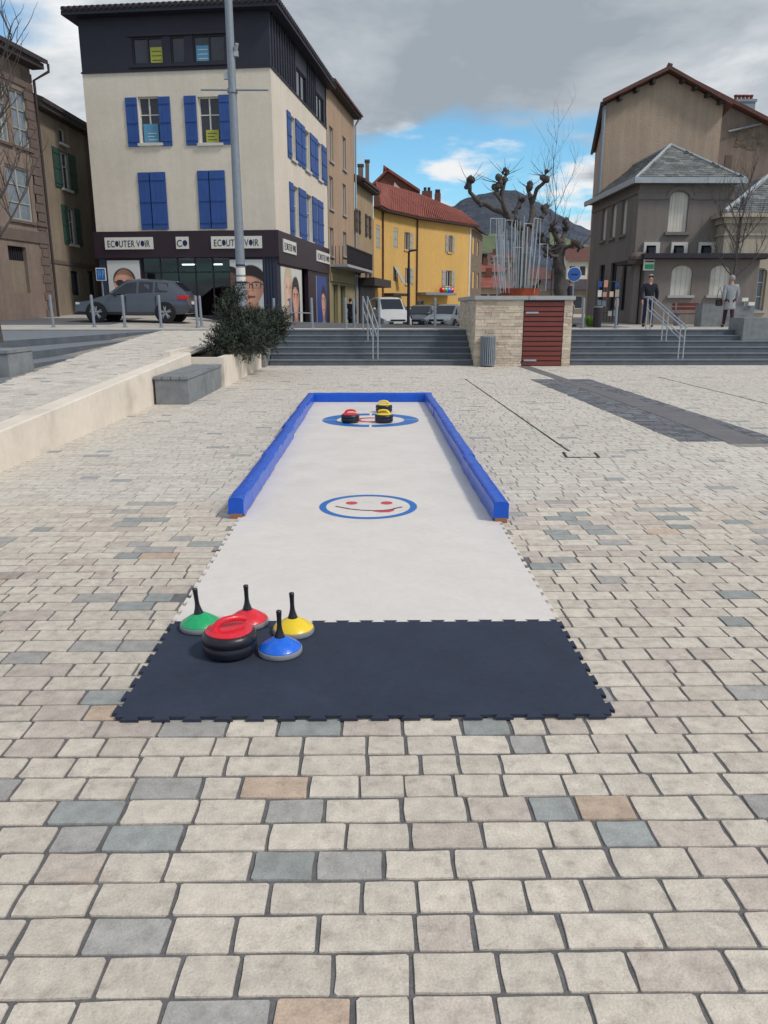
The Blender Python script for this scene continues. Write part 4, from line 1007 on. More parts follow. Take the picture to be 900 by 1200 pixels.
for (x0, x1, yt) in ((419.5, 425.5, 192), (428, 432.5, 187)):
    p = at(x0, yt, 57); q = at(x1, yt, 57); mb = MB(); mb.box(p.x, q.x, 57, 57.6, wBe - .5, p.z, 'render_brown'); mb.box(p.x - .05, q.x + .05, 56.95, 57.65, p.z - .12, p.z, 'stone_brown'); mb.build('chimney', rfo)
mb = MB(); FD.box(mb, .2, FD.len + 1.2, FD.uw(430, 336)[1], FD.uw(430, 327)[1], .02, 1.1, 'shutter_dark'); FD.box(mb, .3, FD.len, -.5, FD.uw(430, 337)[1], .01, .12, 'pier_blue'); mb.build('shop_front', bei)
# yellow house: three facets of one bent front
Y0 = (BE[0] + .03, BE[1] + .05); Y1_ = (atx(447.5, 60.5), 60.5); Y2 = (atx(487, 65.5), 65.5); Y3 = (atx(549.5, 71.5), 71.5)
yel = house('yellow_house', (*Y2, gz(*Y2)), 'bright yellow house with a long red tiled roof and grey shutters')
FE = [Facade(Y0, Y1_), Facade(Y1_, Y2), Facade(Y2, Y3)]
wY = FE[2].uw(520, 260)[1]
yw = [[('closed', FE[0].rect(440.6, 264, 445.4, 292))],
      [('closed', FE[1].rect(461, 267, 466, 291)), ('half', FE[1].rect(474, 272, 479.5, 293)), ('tilt', FE[1].rect(461, 312, 466, 330)), ('half', FE[1].rect(475, 314, 480, 333))],
      [('open', FE[2].rect(525, 276, 529.5, 296)), ('open', FE[2].rect(522, 317, 528.5, 336)), ('door', FE[2].rect(505, 357, 518, 384)), ('shopw', FE[2].rect(489, 352, 497, 362))]]
mb = MB()
for F, ws_ in zip(FE, yw): F.wall(mb, 0, F.len, -2, wY, [r_ for _, r_ in ws_], 'render_yellow', .18)
Fr = Facade(Y3, (Y3[0] + 2.0, Y3[1] + 8)); Fr.wall(mb, 0, Fr.len, -2, wY, [], 'render_yellow'); mb.build('wall', yel)
for F, ws_ in zip(FE, yw):
    for kd, r_ in ws_:
        a, b, c, d = r_
        if kd == 'closed':
            mb = MB(); F.box(mb, a, b, c, d, -.18, -.1, 'interior'); mb.build('window', yel); shutter(F, yel, a, b, c, d, 'shutter_grey', -.06, 2); continue
        window(F, yel, r_, .15, 2, 1, 'frame_white' if kd != 'door' else 'frame_dark', 'pane', sill='render_yellow' if kd in ('open', 'half') else None)
        if kd == 'open': shut_pair(F, yel, r_, 'shutter_grey', .6)
        if kd == 'half': shutter(F, yel, b + .02, b + .02 + (b - a) * .75, c, d, 'shutter_grey', planks=2)
        if kd == 'tilt':
            m1 = MB(); m1.hexa([F.P(a + .5, c - .1, .55), F.P(b + .3, c - .1, .55), F.P(b + .3, c - .1, .51), F.P(a + .5, c - .1, .51), F.P(a, d, .05), F.P(b - .2, d, .05), F.P(b - .2, d, .01), F.P(a, d, .01)], 'shutter_grey'); m1.build('shutter', yel)
mb = MB(); pts = [FE[0].P(0, wY), FE[1].P(0, wY), FE[2].P(0, wY), FE[2].P(FE[2].len + .5, wY)]
ns_ = [FE[0].n, (FE[0].n + FE[1].n).normalized(), (FE[1].n + FE[2].n).normalized(), FE[2].n]
ev = [p + n_ * .55 for p, n_ in zip(pts, ns_)]
rgp = [(440, 213.5), (458, 218), (493, 228.5), (541, 248)]; rd = [63.0, 65.5, 70.5, 76]
rg = [at(px, py, d_) for (px, py), d_ in zip(rgp, rd)]
NT = 12
for i in range(3):
    mb.face([ev[i], ev[i + 1], rg[i + 1], rg[i]], 'tile_red')
    mb.face([rg[i], rg[i + 1], rg[i + 1] + Vector((1, 6, -2)), rg[i] + Vector((1, 6, -2))], 'tile_red')
    mb.extr([pts[i] + Vector((0, 0, -.12)), pts[i + 1] + Vector((0, 0, -.12)), ev[i + 1] + Vector((0, 0, -.12)), ev[i] + Vector((0, 0, -.12))][::-1], (0, 0, .10), 'shutter_dark')
mb.face([ev[3], FE[2].P(FE[2].len + .5, wY, -4) , rg[3]], 'tile_red'); yrf = mb.build('roof', yel)
mb = MB()
for i in range(3):     # rolls of the barrel tiles running down the slope
    n_ = max(3, int((ev[i + 1] - ev[i]).length / .30))
    for k in range(n_):
        t = (k + .5) / n_; p = ev[i].lerp(ev[i + 1], t); q = rg[i].lerp(rg[i + 1], t); mb.tube([p, q], .085, 'tile_red', 6, cap=True)
mb.build('roof_tiles', yrf, kind='stuff')
for F, x_ in ((FE[1], .05), (FE[2], .05)):
    mb = MB(); mb.tube([F.P(x_, wY - .1, .09), F.P(x_, 0, .09)], .06, 'tile_brown', 8); mb.build('downpipe', yel)
F = FE[2]; mb = MB(); F.box(mb, F.len - .22, F.len, -2, wY - .15, .01, .03, 'shutter_white'); mb.build('corner_strip', yel)
mb = MB(); a, b, c, d = F.rect(489, 340, 525, 346); F.box(mb, a, b, c, c + .2, .02, .9, 'galvanised'); cn = mb.build('canopy', yel)
for k, m_ in enumerate(('plastic_red', 'plastic_green', 'plastic_blue', 'plastic_red')):
    mb = MB(); mb.ball(F.P(F.uw(512.5 + k * 3.6, 343)[0], c + .42, .5), .26, m_, seg=10); mb.build('flower_ball', cn)
F = FE[1]; mb = MB(); a, b, c, d = F.rect(450, 342, 470, 347); F.box(mb, a, b, c, c + .2, .02, .8, 'shutter_dark'); mb.build('canopy', yel)
# grey rubble house beyond the yellow one
F = Facade((Y3[0] + .1, Y3[1] + .4), (atx(563, 79), 79)); ru = house('rubble_house', (*Y3, -.3), 'narrow grey rubble stone house right of the yellow house')
wR = F.uw(556, 270)[1]; rr_ = [F.rect(553.5, 278, 556, 298), F.rect(553.5, 318, 556, 338), F.rect(559, 282, 561, 300), F.rect(559, 320, 561, 338)]
mb = MB(); F.wall(mb, 0, F.len, -3, wR, rr_, 'rubble', .2); mb.build('wall', ru)
for r_ in rr_: window(F, ru, r_, .15, 2, 1, 'frame_white', 'pane')
mb = MB(); mb.extr([F.P(-.3, wR, .5), F.P(F.len + .4, wR, .5), F.P(F.len + .4, wR + 2, -5), F.P(-.3, wR + 2, -5)], (0, 0, .15), 'tile_dark'); mb.build('roof', ru)
# brick gable rising behind the red roof
bg_ = house('brick_gable_house', (*at(455, 215, 80).xy, 0), 'dark brick gable end rising behind the red roof of the yellow house')
p = [at(438, 217, 80), at(454.5, 201, 80), at(492, 226, 80), at(492, 250, 80), at(438, 250, 80)]
mb = MB(); mb.extr(p[::-1], (0, 7, 0), 'brick_dark'); mb.build('wall', bg_)
mb = MB()
for a, b in ((p[0], p[1]), (p[1], p[2])): 
    d = (b - a).normalized(); a2, b2 = a - d * .5, b + d * .0; up = Vector((0, 0, .28))
    mb.hexa([a2 + Vector((0, -.3, .02)), b2 + Vector((0, -.3, .02)), b2 + Vector((0, 7, .02)), a2 + Vector((0, 7, .02)), a2 + up + Vector((0, -.3, 0)), b2 + up + Vector((0, -.3, 0)), b2 + up + Vector((0, 7, 0)), a2 + up + Vector((0, 7, 0))], 'tile_red')
mb.build('roof', bg_)
mb = MB(); q = [at(461, 224, 79.97), at(474, 226, 79.97), at(462, 213, 79.97)]; mb.extr(q, (0, -.03, 0), 'render_cream'); mb.build('pale_patch', bg_)
for (x0, x1, yt, D, par) in ((495, 506.5, 223.5, 79, bg_), (510, 516.5, 226, 79, bg_)):
    p = at(x0, yt, D); q = at(x1, yt, D); mb = MB(); mb.box(p.x, q.x, D, D + .8, p.z - 3.5, p.z, 'brick_dark')
    for k in range(2): mb.tube([(p.x + (q.x - p.x) * (.3 + .4 * k), D + .4, p.z), (p.x + (q.x - p.x) * (.3 + .4 * k), D + .4, p.z + .35)], .14, 'tile_dark', 8)
    mb.build('chimney', par)

# ================================================================== LEFT HOUSES
L0 = (atx(-22, 29.0), 29.0); L1 = (atx(64, 33.6), 33.6); FM = Facade(L0, L1); wL = FM.uw(46, 80)[1]
lh = house('stone_house', (*L1, 1.2), 'brown stone house with quoins and tall pale windows at the left edge')
lw = [FM.rect(-4, 98, 8, 165), FM.rect(14.5, 105, 32, 172), FM.rect(9, 196, 36, 258), FM.rect(41, 204, 51, 262), FM.rect(12, 289, 33, 343)]
for k, (a, b) in enumerate(((0, 1), (2, 3))):
    m_ = lw[b if k == 0 else a]; lw[a] = (*lw[a][:2], m_[2], m_[3]); lw[b] = (*lw[b][:2], m_[2], m_[3])
lw[0], lw[1] = [(r_[0], r_[1], FM.uw(24, 172)[1], FM.uw(24, 107)[1]) for r_ in lw[:2]]
mb = MB(); FM.wall(mb, 0, FM.len, -1, wL, lw, 'render_brown', .2); FM3 = Facade(L1, (L1[0] - 8, L1[1] + .5)); FM3.wall(mb, 0, 8, -1, wL, [], 'render_brown'); mb.build('wall', lh)
for i, r_ in enumerate(lw[:4]): window(FM, lh, r_, .12, 2, 3, 'shutter_grey', 'pane_light', fw=.07, sill='stone_brown')
a, b, c, d = lw[4]; mb = MB(); FM.box(mb, a, b, c, c + (d - c) * .7, -.2, -.14, 'render_drab'); FM.box(mb, a, b, c + (d - c) * .7, d, -.2, -.16, 'interior')
for k in range(8): FM.box(mb, a + (b - a) * (k + .4) / 8, a + (b - a) * (k + .55) / 8, c + (d - c) * .7, d, -.15, -.12, 'iron_dark')
mb.build('blind_door', lh)
z = .9; k = 0
while z < wL - .5:
    mb = MB(); ln = .62 if k % 2 else .5; FM.box(mb, FM.len - ln, FM.len + .03, z, z + .31, 0.0, .035, 'stone_brown'); mb.build('quoin', lh); z += .34; k += 1
mb = MB(); FM.box(mb, 0, FM.len, FM.uw(30, 283)[1], FM.uw(30, 270)[1], .0, .06, 'stone_brown'); mb.build('string_course', lh); mb = MB(); FM.box(mb, 0, FM.len, FM.uw(40, 108)[1], FM.uw(40, 101)[1], 0, .05, 'stone_brown'); mb.build('string_course', lh)
mb = MB(); mb.extr([FM.P(-.2, wL, .6), FM.P(FM.len + .35, wL, .6), FM.P(FM.len + .35, wL + 2, -5), FM.P(-.2, wL + 2, -5)], (0, 0, .16), 'tile_dark'); FM.box(mb, 0, FM.len + .2, wL - .2, wL, -.02, .5, 'shutter_dark'); mb.build('roof', lh)
mb = MB(); mb.tube([FM.P(FM.len + .3, wL + .02, .62), FM.P(FM.len + .3, wL - .25, .62), FM.P(FM.len + .06, wL - .6, .1), FM.P(FM.len + .06, 1, .1)], .055, 'shutter_dark', 8); mb.build('downpipe', lh)
M0 = (L1[0] - .15, L1[1] + .15); M1 = (atx(116.5, 39.0), 39.0); FO = Facade(M0, M1); wM = FO.uw(85, 146)[1]
dh = house('drab_house', (*M1, 1.2), 'drab brown house with green shutters, left of the cream shop building')
ow = [FO.rect(69.5, 151, 76.5, 168), FO.rect(71, 179, 81, 221), FO.rect(80, 244, 88, 286), FO.rect(84, 318, 93, 346), FO.rect(103, 318, 111, 346)]
mb = MB(); FO.wall(mb, 0, FO.len, -1, wM, ow, 'render_drab', .18); FO.box(mb, 0, FO.len, FO.uw(90, 312)[1], FO.uw(90, 308)[1], 0, .04, 'stone_brown'); mb.build('wall', dh)
for i, r_ in enumerate(ow):
    window(FO, dh, r_, .14, 2 if i in (1, 2) else 1, 2 if i in (1, 2) else 1, 'frame_white' if i < 3 else 'frame_dark', 'pane', sill='frame_white' if i < 3 else None)
    if i in (1, 2): shut_pair(FO, dh, r_, 'shutter_green', .75)
mb = MB(); mb.extr([FO.P(.0, wM, .5), FO.P(FO.len + .1, wM, .5), FO.P(FO.len + .1, wM + 2, -5), FO.P(.0, wM + 2, -5)], (0, 0, .16), 'tile_dark'); FO.box(mb, 0, FO.len, wM - .18, wM, -.02, .42, 'shutter_dark'); mb.build('roof', dh)
M2 = (M1[0] + .6, M1[1] + .3); M3 = (atx(124, 47), 47); FO2 = Facade(M1, (M1[0] + 1.1, M1[1] + 7)); ah = house('alley_house', (*M1, 1.2), 'dull purple-brown house squeezed in the alley behind the drab house')
mb = MB(); FO2.wall(mb, 0, FO2.len, -1, wM - .1, [], 'stone_brown'); mb.build('wall', ah)
mb = MB(); mb.extr([FO2.P(0, wM - .1, .5), FO2.P(FO2.len, wM - .1, .5), FO2.P(FO2.len, wM + 1.5, -4), FO2.P(0, wM + 1.5, -4)], (0, 0, .15), 'tile_dark'); mb.build('roof', ah)
# ================================================================== RIGHT HOUSES
GX0 = atx(738.5, 34.0); GX1 = GX0 + 3.95; GY0, GY1 = 34.0, 41.0
FG1, FG2 = Facade((GX0, GY1), (GX0, GY0)), Facade((GX0, GY0), (GX1, GY0))
gh = house('grey_house', (GX0, GY0, .9), 'grey rendered house with hipped slate roof and boarded arched window')
wG = FG2.uw(760, 211)[1]
gw = [FG2.rect(784, 224, 806.5, 272)]
mb = MB(); FG2.wall(mb, 0, FG2.len, -1, wG, gw, 'render_grey', .18, arch=(0,))
lwx = [(705.5, 711), (716, 722), (728, 734)]; wt_, wb_ = FG1.uw(731, 233)[1], FG1.uw(731, 275)[1]
gl_ = [(FG1.uw(a, 255)[0], FG1.uw(b, 255)[0], wb_, wt_) for a, b in lwx]
gl2 = [(FG1.uw(a, 340)[0], FG1.uw(b, 340)[0], 1.5, 3.6) for a, b in ((701, 707), (714, 721), (727.5, 733))]
FG1.wall(mb, 0, FG1.len, -1, wG, gl_ + gl2, 'render_grey', .18, arch=(0, 1, 2)); mb.build('wall', gh)
for r_ in gw:
    a, b, c, d = r_; m1 = MB()
    for k in range(6): FG2.box(m1, a + (b - a) * k / 6 + .004, a + (b - a) * (k + 1) / 6 - .004, c, d, -.16, -.11, 'shutter_white')
    FG2.box(m1, a, b, c, d, -.17, -.15, 'shutter_white'); w_ = m1.build('boarded_window', gh); m1 = MB(); FG2.box(m1, a - .12, b + .12, c - .12, c, -.02, .12, 'render_grey_trim'); m1.build('sill', w_)
for r_ in gl_:
    a, b, c, d = r_; m1 = MB(); FG1.box(m1, a, b, c, d, -.17, -.12, 'shutter_white'); w_ = m1.build('boarded_window', gh); m1 = MB(); FG1.box(m1, a - .08, b + .08, c - .1, c, -.02, .1, 'render_grey_trim'); m1.build('sill', w_)
for r_ in gl2: window(FG1, gh, r_, .14, 2, 2, 'frame_dark', 'pane')
m1 = MB(); c = FG2.uw(770, 234)[1]; d = FG2.uw(770, 226)[1]; hw = gw[0]
FG2.box(m1, -.04, hw[0] - .18, c, d, 0, .04, 'render_grey_trim'); FG2.box(m1, hw[1] + .18, FG2.len, c, d, 0, .04, 'render_grey_trim')
mid = (hw[0] + hw[1]) / 2; r0 = (hw[1] - hw[0]) / 2 + .02
arc = [(mid - r0 * math.cos(t), hw[3] - .3 + .32 * math.sin(t)) for t in [math.pi * q / 12 for q in range(13)]]; arc2 = [(mid - (r0 + .17) * math.cos(t), hw[3] - .3 + .5 * math.sin(t)) for t in [math.pi * q / 12 for q in range(13)]]
for q in range(12):
    m1.extr([FG2.P(*arc[q], 0), FG2.P(*arc[q + 1], 0), FG2.P(*arc2[q + 1], 0), FG2.P(*arc2[q], 0)], FG2.n * .045, 'render_grey_trim')
FG1.box(m1, 0, FG1.len, d - .02, d + .1, 0, .05, 'render_grey_trim'); m1.build('string_course', gh)
# hipped slate roof
ov = .28; e0 = Vector((GX0 - ov, GY0 - ov, wG)); e1 = Vector((GX1 + ov, GY0 - ov, wG)); e2 = Vector((GX1 + ov, GY1 + .3, wG)); e3 = Vector((GX0 - ov, GY1 + .3, wG))
apx = at(786, 171, GY0 + 2.5); ap1 = apx.copy(); ap2 = Vector((apx.x, GY1 + .3, apx.z))
def slate_plane(mb, poly, cell=(.28, .2)):
    """overlapping slates laid in courses on a roof plane (poly[0], poly[1] = eave)"""
    o_, x_ = poly[0], (poly[1] - poly[0]).normalized(); nrm = None
    for p in poly[2:]:
        nn = x_.cross(p - o_)
        if nn.length > 1e-3: nrm = nn.normalized(); break
    if nrm.z < 0: nrm = -nrm
    y_ = nrm.cross(x_); 
    if y_.z < 0: y_ = -y_
    q = [((p - o_).dot(x_), (p - o_).dot(y_)) for p in poly]
    def inside(u, w):
        r_ = False
        for i in range(len(q)):
            (xa, ya), (xb, yb_) = q[i], q[i - 1]
            if (ya > w) != (yb_ > w) and u < (xb - xa) * (w - ya) / (yb_ - ya) + xa: r_ = not r_
        return r_
    w = 0; j = 0; mu0, mu1 = min(a for a, b in q), max(a for a, b in q); mw_ = max(b for a, b in q)
    while w < mw_:
        u = mu0 - (cell[0] / 2 if j % 2 else 0)
        while u < mu1:
            if inside(u + cell[0] / 2, w + cell[1] / 2):
                k = rnd.uniform(.65, 1.2); cc = rgb(104, 108, 110, k) if rnd.random() < .7 else rgb(122, 124, 118, k); l_ = cell[1] * 1.5; h1_, h2_ = .022 + rnd.random() * .012, .004
                p = [o_ + x_ * (u + a) + y_ * (w + b) + nrm * c_ for a, b, c_ in ((.004, 0, h1_), (cell[0] - .004, 0, h1_ + rnd.uniform(-.006, .006)), (cell[0] - .004, l_, h2_), (.004, l_, h2_))]
                mb.face(p, 'slate', cc); mb.face([p[0], o_ + x_ * (u + .004) + y_ * w, o_ + x_ * (u + cell[0] - .004) + y_ * w, p[1]], 'slate', cc)
            u += cell[0]
        w += cell[1]; j += 1
m1 = MB()
for fc_ in ((e0, e1, ap1), (e3, e0, ap1, ap2), (e1, e2, ap2, ap1)): m1.face(fc_, 'slate', rgb(84, 88, 94))
m1.face([e0 - Vector((0, 0, .1)), e3 - Vector((0, 0, .1)), e2 - Vector((0, 0, .1)), e1 - Vector((0, 0, .1))], 'render_grey_trim')
rg_ = m1.build('roof', gh)
m1 = MB(); slate_plane(m1, [e0, e1, ap1]); slate_plane(m1, [e3, e0, ap1, ap2]); slate_plane(m1, [e1, e2, ap2, ap1]); m1.build('slates', rg_, kind='stuff')
m1 = MB()
for a, b in ((e0, ap1), (e1, ap1), (ap1, ap2)): m1.tube([a + Vector((0, 0, .03)), b + Vector((0, 0, .05))], .07, 'zinc', 6)
m1.build('ridge_flashing', rg_)
m1 = MB(); m1.box(e0.x - .06, e1.x + .06, e0.y - .1, e0.y - .0, wG - .16, wG + .06, 'zinc'); m1.box(e0.x - .1, e0.x, e0.y, e3.y, wG - .16, wG + .06, 'zinc'); m1.build('gutter', rg_)
# low extension in front
EY = 32.3; EX0, EX1 = atx(752, EY), atx(884, EY); FX = Facade((EX0, EY), (EX1, EY)); wX = FX.uw(800, 304)[1]
ex = [FX.rect(786.5, 311, 811, 346), FX.rect(832, 311, 856, 346)]; ex[1] = (*ex[1][:2], *ex[0][2:])
m1 = MB(); FX.wall(m1, 0, FX.len, -1, wX, ex, 'render_grey', .16, arch=(0, 1)); FXL = Facade((EX0, GY0), (EX0, EY)); FXL.wall(m1, 0, FXL.len, -1, wX, [], 'render_grey'); FXR = Facade((EX1, EY), (EX1, GY0)); FXR.wall(m1, 0, FXR.len, -1, wX, [], 'render_grey')
ext = m1.build('extension', gh)
for r_ in ex:
    a, b, c, d = r_; m1 = MB(); FX.box(m1, a, b, c, d, -.14, -.08, 'shutter_white')
    for k in range(1, 4): FX.box(m1, a + (b - a) * k / 4 - .008, a + (b - a) * k / 4 + .008, c, d, -.079, -.074, 'shutter_grey')
    m1.build('boarded_window', ext); m1 = MB(); FX.box(m1, a - .12, b + .12, c - .1, c, -.02, .1, 'cap_stone'); m1.build('sill', ext)
m1 = MB(); m1.box(EX0 - .15, EX1 + .15, EY - .3, GY0, wX, wX + .22, 'tile_dark'); m1.box(EX0 - .2, EX1 + .2, EY - .42, EY - .301, wX + .03, wX + .16, 'iron_dark'); m1.build('flat_roof', ext)
for (x0, x1) in ((753.5, 772), (785.5, 804.5), (817.5, 836.5)):
    a, b, c, d = FG2.rect(x0, 284, x1, 300); m1 = MB(); FG2.box(m1, a, a + .1, c, d, .01, .12, 'frame_white'); FG2.box(m1, b - .16, b, c, d, .01, .12, 'frame_white'); FG2.box(m1, a + .1, b - .16, d - .13, d, .01, .12, 'frame_white'); FG2.box(m1, a + .1, b - .16, c, d - .13, .01, .03, 'interior')
    o_ = m1.build('small_window', gh); m1 = MB(); FG2.box(m1, a + .16, b - .22, c, d - .22, .031, .3, 'frame_dark'); m1.build('ventilation_unit', o_)
# entrance pier beside the extension
m1 = MB(); p = at(745, 340, 32.6); m1.box(p.x - .12, p.x + .12, 32.6, 33.0, .5, 3.3, 'render_grey_trim'); m1.box(p.x - .5, p.x + .3, 32.3, 33.9, 3.3, 3.45, 'shutter_dark'); m1.ball((p.x + .05, 32.7, 3.55), .35, 'stone_brown', 1.1, 1, .7, 10); m1.build('porch', gh)
m1 = MB(); FX.box(m1, FX.uw(753.5, 310)[0], FX.uw(766, 310)[0], FX.uw(760, 317)[1], FX.uw(760, 303)[1], .03, .08, 'sign_white'); sg = m1.build('wall_sign', gh)
m1 = MB(); ua = FX.uw(755, 310)[0]; wa2 = FX.uw(760, 316)[1]
for k in range(2): FX.box(m1, ua, ua + .36, wa2 + .28 + k * .1, wa2 + .33 + k * .1, .081, .084, 'ink')
FX.box(m1, ua, ua + .36, wa2 + .02, wa2 + .2, .081, .084, 'plastic_green'); m1.build('print', sg)
# tall house with a blank gable
HY = 41.4; GSH = .235; hx0, hx1 = atx(694.5, HY), at(846, 140, HY).x; zl_ = at(700, 122, HY).z; zr_ = zl_; rxp = at(783, 86, HY); rxm = (hx0 + hx1) / 2
th = house('gable_house', (hx0, HY, .9), 'tall house with a wide blank tan gable and brown roof, behind the grey house')
m1 = MB(); pg = [(hx0, HY, -1), (hx1, HY, -1), (hx1, HY, zr_), (rxp.x, HY, rxp.z), (hx0, HY, zl_)]; m1.extr([Vector(p) for p in pg][::-1], (GSH * 12, 12, 0), 'render_gable'); m1.build('wall', th)
def slab(mb, a, b, dy0, dy1, th_, m, sh=0.0):
    e_ = [a + Vector((dy0 * sh, dy0, 0)), b + Vector((dy0 * sh, dy0, 0)), b + Vector((dy1 * sh, dy1, 0)), a + Vector((dy1 * sh, dy1, 0))]; mb.hexa(e_ + [v + Vector((0, 0, th_)) for v in e_], m); return
    mb.hexa([a + Vector((0, dy0, 0)), b + Vector((0, dy0, 0)), b + Vector((0, dy1, 0)), a + Vector((0, dy1, 0))] + [v + Vector((0, 0, th_)) for v in (a + Vector((0, dy0, 0)), b + Vector((0, dy0, 0)), b + Vector((0, dy1, 0)), a + Vector((0, dy1, 0)))], m)
m1 = MB(); rdg = Vector((rxp.x, HY, rxp.z + .04)); el = Vector((hx0, HY, zl_ + .04)); er = Vector((hx1, HY, zr_ + .04))
dl = (el - rdg); el2 = rdg + dl * 1.07; dr_ = (er - rdg); er2 = rdg + dr_ * 1.13
slab(m1, el2, rdg, -.55, 12.3, .17, 'tile_brown', GSH); slab(m1, rdg, er2, -.55, 12.3, .17, 'tile_brown', GSH); rt = m1.build('roof', th)
for k in range(1, 8):
    a, b = (rdg, el2) if k < 4 else (rdg, er2); t = (k if k < 4 else k - 3) / (4 if k < 4 else 5); p = a.lerp(b, t); m1 = MB(); m1.box(p.x - .08, p.x + .08, HY - .45, HY, p.z - .2, p.z - .02, 'shutter_dark'); m1.build('purlin_end', rt)
m1 = MB(); slab(m1, el2 + Vector((-.1, 0, -.1)), el2 + Vector((.05, 0, -.1)), -.5, 12, .14, 'iron_dark', GSH); m1.build('gutter', rt)
m1 = MB(); p = Vector((hx0 - .12, HY - .15, 0)); m1.tube([p + Vector((0, 0, el2.z - .05)), p + Vector((0, 0, el2.z - 1)), p + Vector((0, 0, .5))], .09, 'galvanised', 8); m1.build('downpipe', th)
m1 = MB()
gable_tiles(m1, rdg + Vector((0, -.5, .2)), rdg + Vector((GSH * 12, 12, .2)), (1, 0, 0), 'tile_brown', .1, .4, .2); m1.build('ridge_tiles', rt, kind='stuff')
# brown house at the back right
KY = 46.0; kx0 = hx1 - .5; a_ = at(846, 120, KY); b_ = at(905, 150, KY); sl_ = (b_.z - a_.z) / (b_.x - a_.x); kx1 = b_.x + 4
kh = house('brown_house', (kx0, KY, .9), 'brown patched house with a sloping tiled roof and chimney at the right edge')
zk = lambda x_: a_.z + sl_ * (x_ - a_.x)
m1 = MB(); m1.extr([Vector((kx0, KY, -1)), Vector((kx0, KY, zk(kx0))), Vector((kx1, KY, zk(kx1))), Vector((kx1, KY, -1))], (0, 8, 0), 'render_brown'); m1.build('wall', kh)
m1 = MB(); slab(m1, Vector((kx0 - .2, KY, zk(kx0 - .2) + .03)), Vector((kx1 + .4, KY, zk(kx1 + .4) + .03)), -.5, 8.2, .2, 'tile_brown'); rk = m1.build('roof', kh)
p, q = at(863.5, 116, KY + 2), at(886, 116, KY + 2); m1 = MB(); m1.box(p.x, q.x, KY + 2, KY + 2.8, p.z - 2.4, p.z, 'galvanised'); m1.box(p.x - .06, q.x + .06, KY + 1.95, KY + 2.85, p.z - .14, p.z, 'galvanised'); ck = m1.build('chimney', rk)
for k in range(5):
    m1 = MB(); x_ = p.x + (q.x - p.x) * (k + .5) / 5; m1.lathe([(.09, 0), (.09, .2), (.12, .22), (.12, .3)], (x_, KY + 2.4, p.z), 'tile_red', 10); m1.build('chimney_pot', ck)
FKK = Facade((kx0, KY), (kx1, KY)); m1 = MB(); u0_, w0_ = FKK.uw(852, 155); u1_, w1_ = FKK.uw(890, 148); m1.tube([FKK.P(u0_, w0_, .15), FKK.P(u1_, w1_ + .1, .15)], .06, 'galvanised', 8); m1.build('gutter_pipe', kh)
m1 = MB()
for k in range(34):
    uu, ww_ = FKK.uw(rnd.uniform(858, 890), rnd.uniform(152, 178)); w2, h2_ = rnd.uniform(.15, .35), rnd.uniform(.08, .18); FKK.box(m1, uu, uu + w2, ww_, ww_ + h2_, -.02, rnd.uniform(.012, .03), 'rubble')
m1.build('exposed_stones', kh, kind='stuff')
m1 = MB(); r_ = FKK.rect(849, 182, 857, 208); FKK.box(m1, r_[0], r_[1], r_[2], r_[3], -.02, .03, 'stone_brown'); m1.build('blind_window', kh)
# stone house with slate roof on the right
SY = 33.2; sx0 = atx(840, SY); sx1 = sx0 + 8.5; FS = Facade((sx0, SY), (sx1, SY)); wSt = FS.uw(870, 262)[1]
sh = house('ashlar_house', (sx0, SY, .9), 'pale ashlar house with moulded cornice and blue slate roof at the right edge')
sw = [FS.rect(880.5, 314, 897, 364)]; m1 = MB(); FS.wall(m1, 0, FS.len, -1, wSt, sw, 'ashlar', .3, arch=(0,)); FS2 = Facade((sx0, SY + 9), (sx0, SY)); FS2.wall(m1, 0, 9, -1, wSt, [], 'ashlar'); m1.build('wall', sh)
window(FS, sh, sw[0], .24, 2, 3, 'frame_white', 'pane_light', sill='cap_stone')
for (y0_, y1_, pr) in ((262, 255, .12), (255, 250, .3), (276, 273.5, .06)):
    m1 = MB(); FS.box(m1, -pr, FS.len, FS.uw(870, y0_)[1], FS.uw(870, y1_)[1] - .003, -.1, pr, 'ashlar'); FS2.box(m1, 0, 9, FS.uw(870, y0_)[1], FS.uw(870, y1_)[1] - .003, -.1, pr - .004, 'ashlar'); m1.build('cornice', sh)
zc_ = FS.uw(870, 250)[1]; f0 = Vector((sx0 - .2, SY - .3, zc_)); f1 = Vector((sx1 + .2, SY - .3, zc_)); f3 = Vector((sx0 - .2, SY + 9, zc_)); hp = at(906, 203, SY + 3.0)
hp2 = Vector((sx1 - 3, hp.y, hp.z)); m1 = MB(); m1.face([f0, f1, hp2, hp], 'slate', rgb(74, 82, 98)); m1.face([f3, f0, hp, Vector((hp.x, SY + 7, hp.z))], 'slate', rgb(74, 82, 98)); m1.face([f1, Vector((sx1 + .2, SY + 9, zc_)), hp2], 'slate', rgb(74, 82, 98)); rs_ = m1.build('roof', sh)
m1 = MB(); slate_plane(m1, [f0, f1, hp2, hp], (.3, .2)); slate_plane(m1, [f3, f0, hp, Vector((hp.x, SY + 7, hp.z))], (.3, .2)); m1.build('slates', rs_, kind='stuff')
m1 = MB(); m1.tube([f0 + Vector((0, 0, .05)), hp + Vector((0, 0, .05))], .1, 'zinc', 6); m1.tube([hp, hp2], .08, 'zinc', 6); m1.build('ridge_flashing', rs_)
m1 = MB(); p = FS.P(FS.uw(862, 300)[0], 0, .1); m1.tube([p + Vector((0, 0, zc_ + .6)), p + Vector((0, 0, .5))], .05, 'iron_dark', 8); m1.build('downpipe', sh)

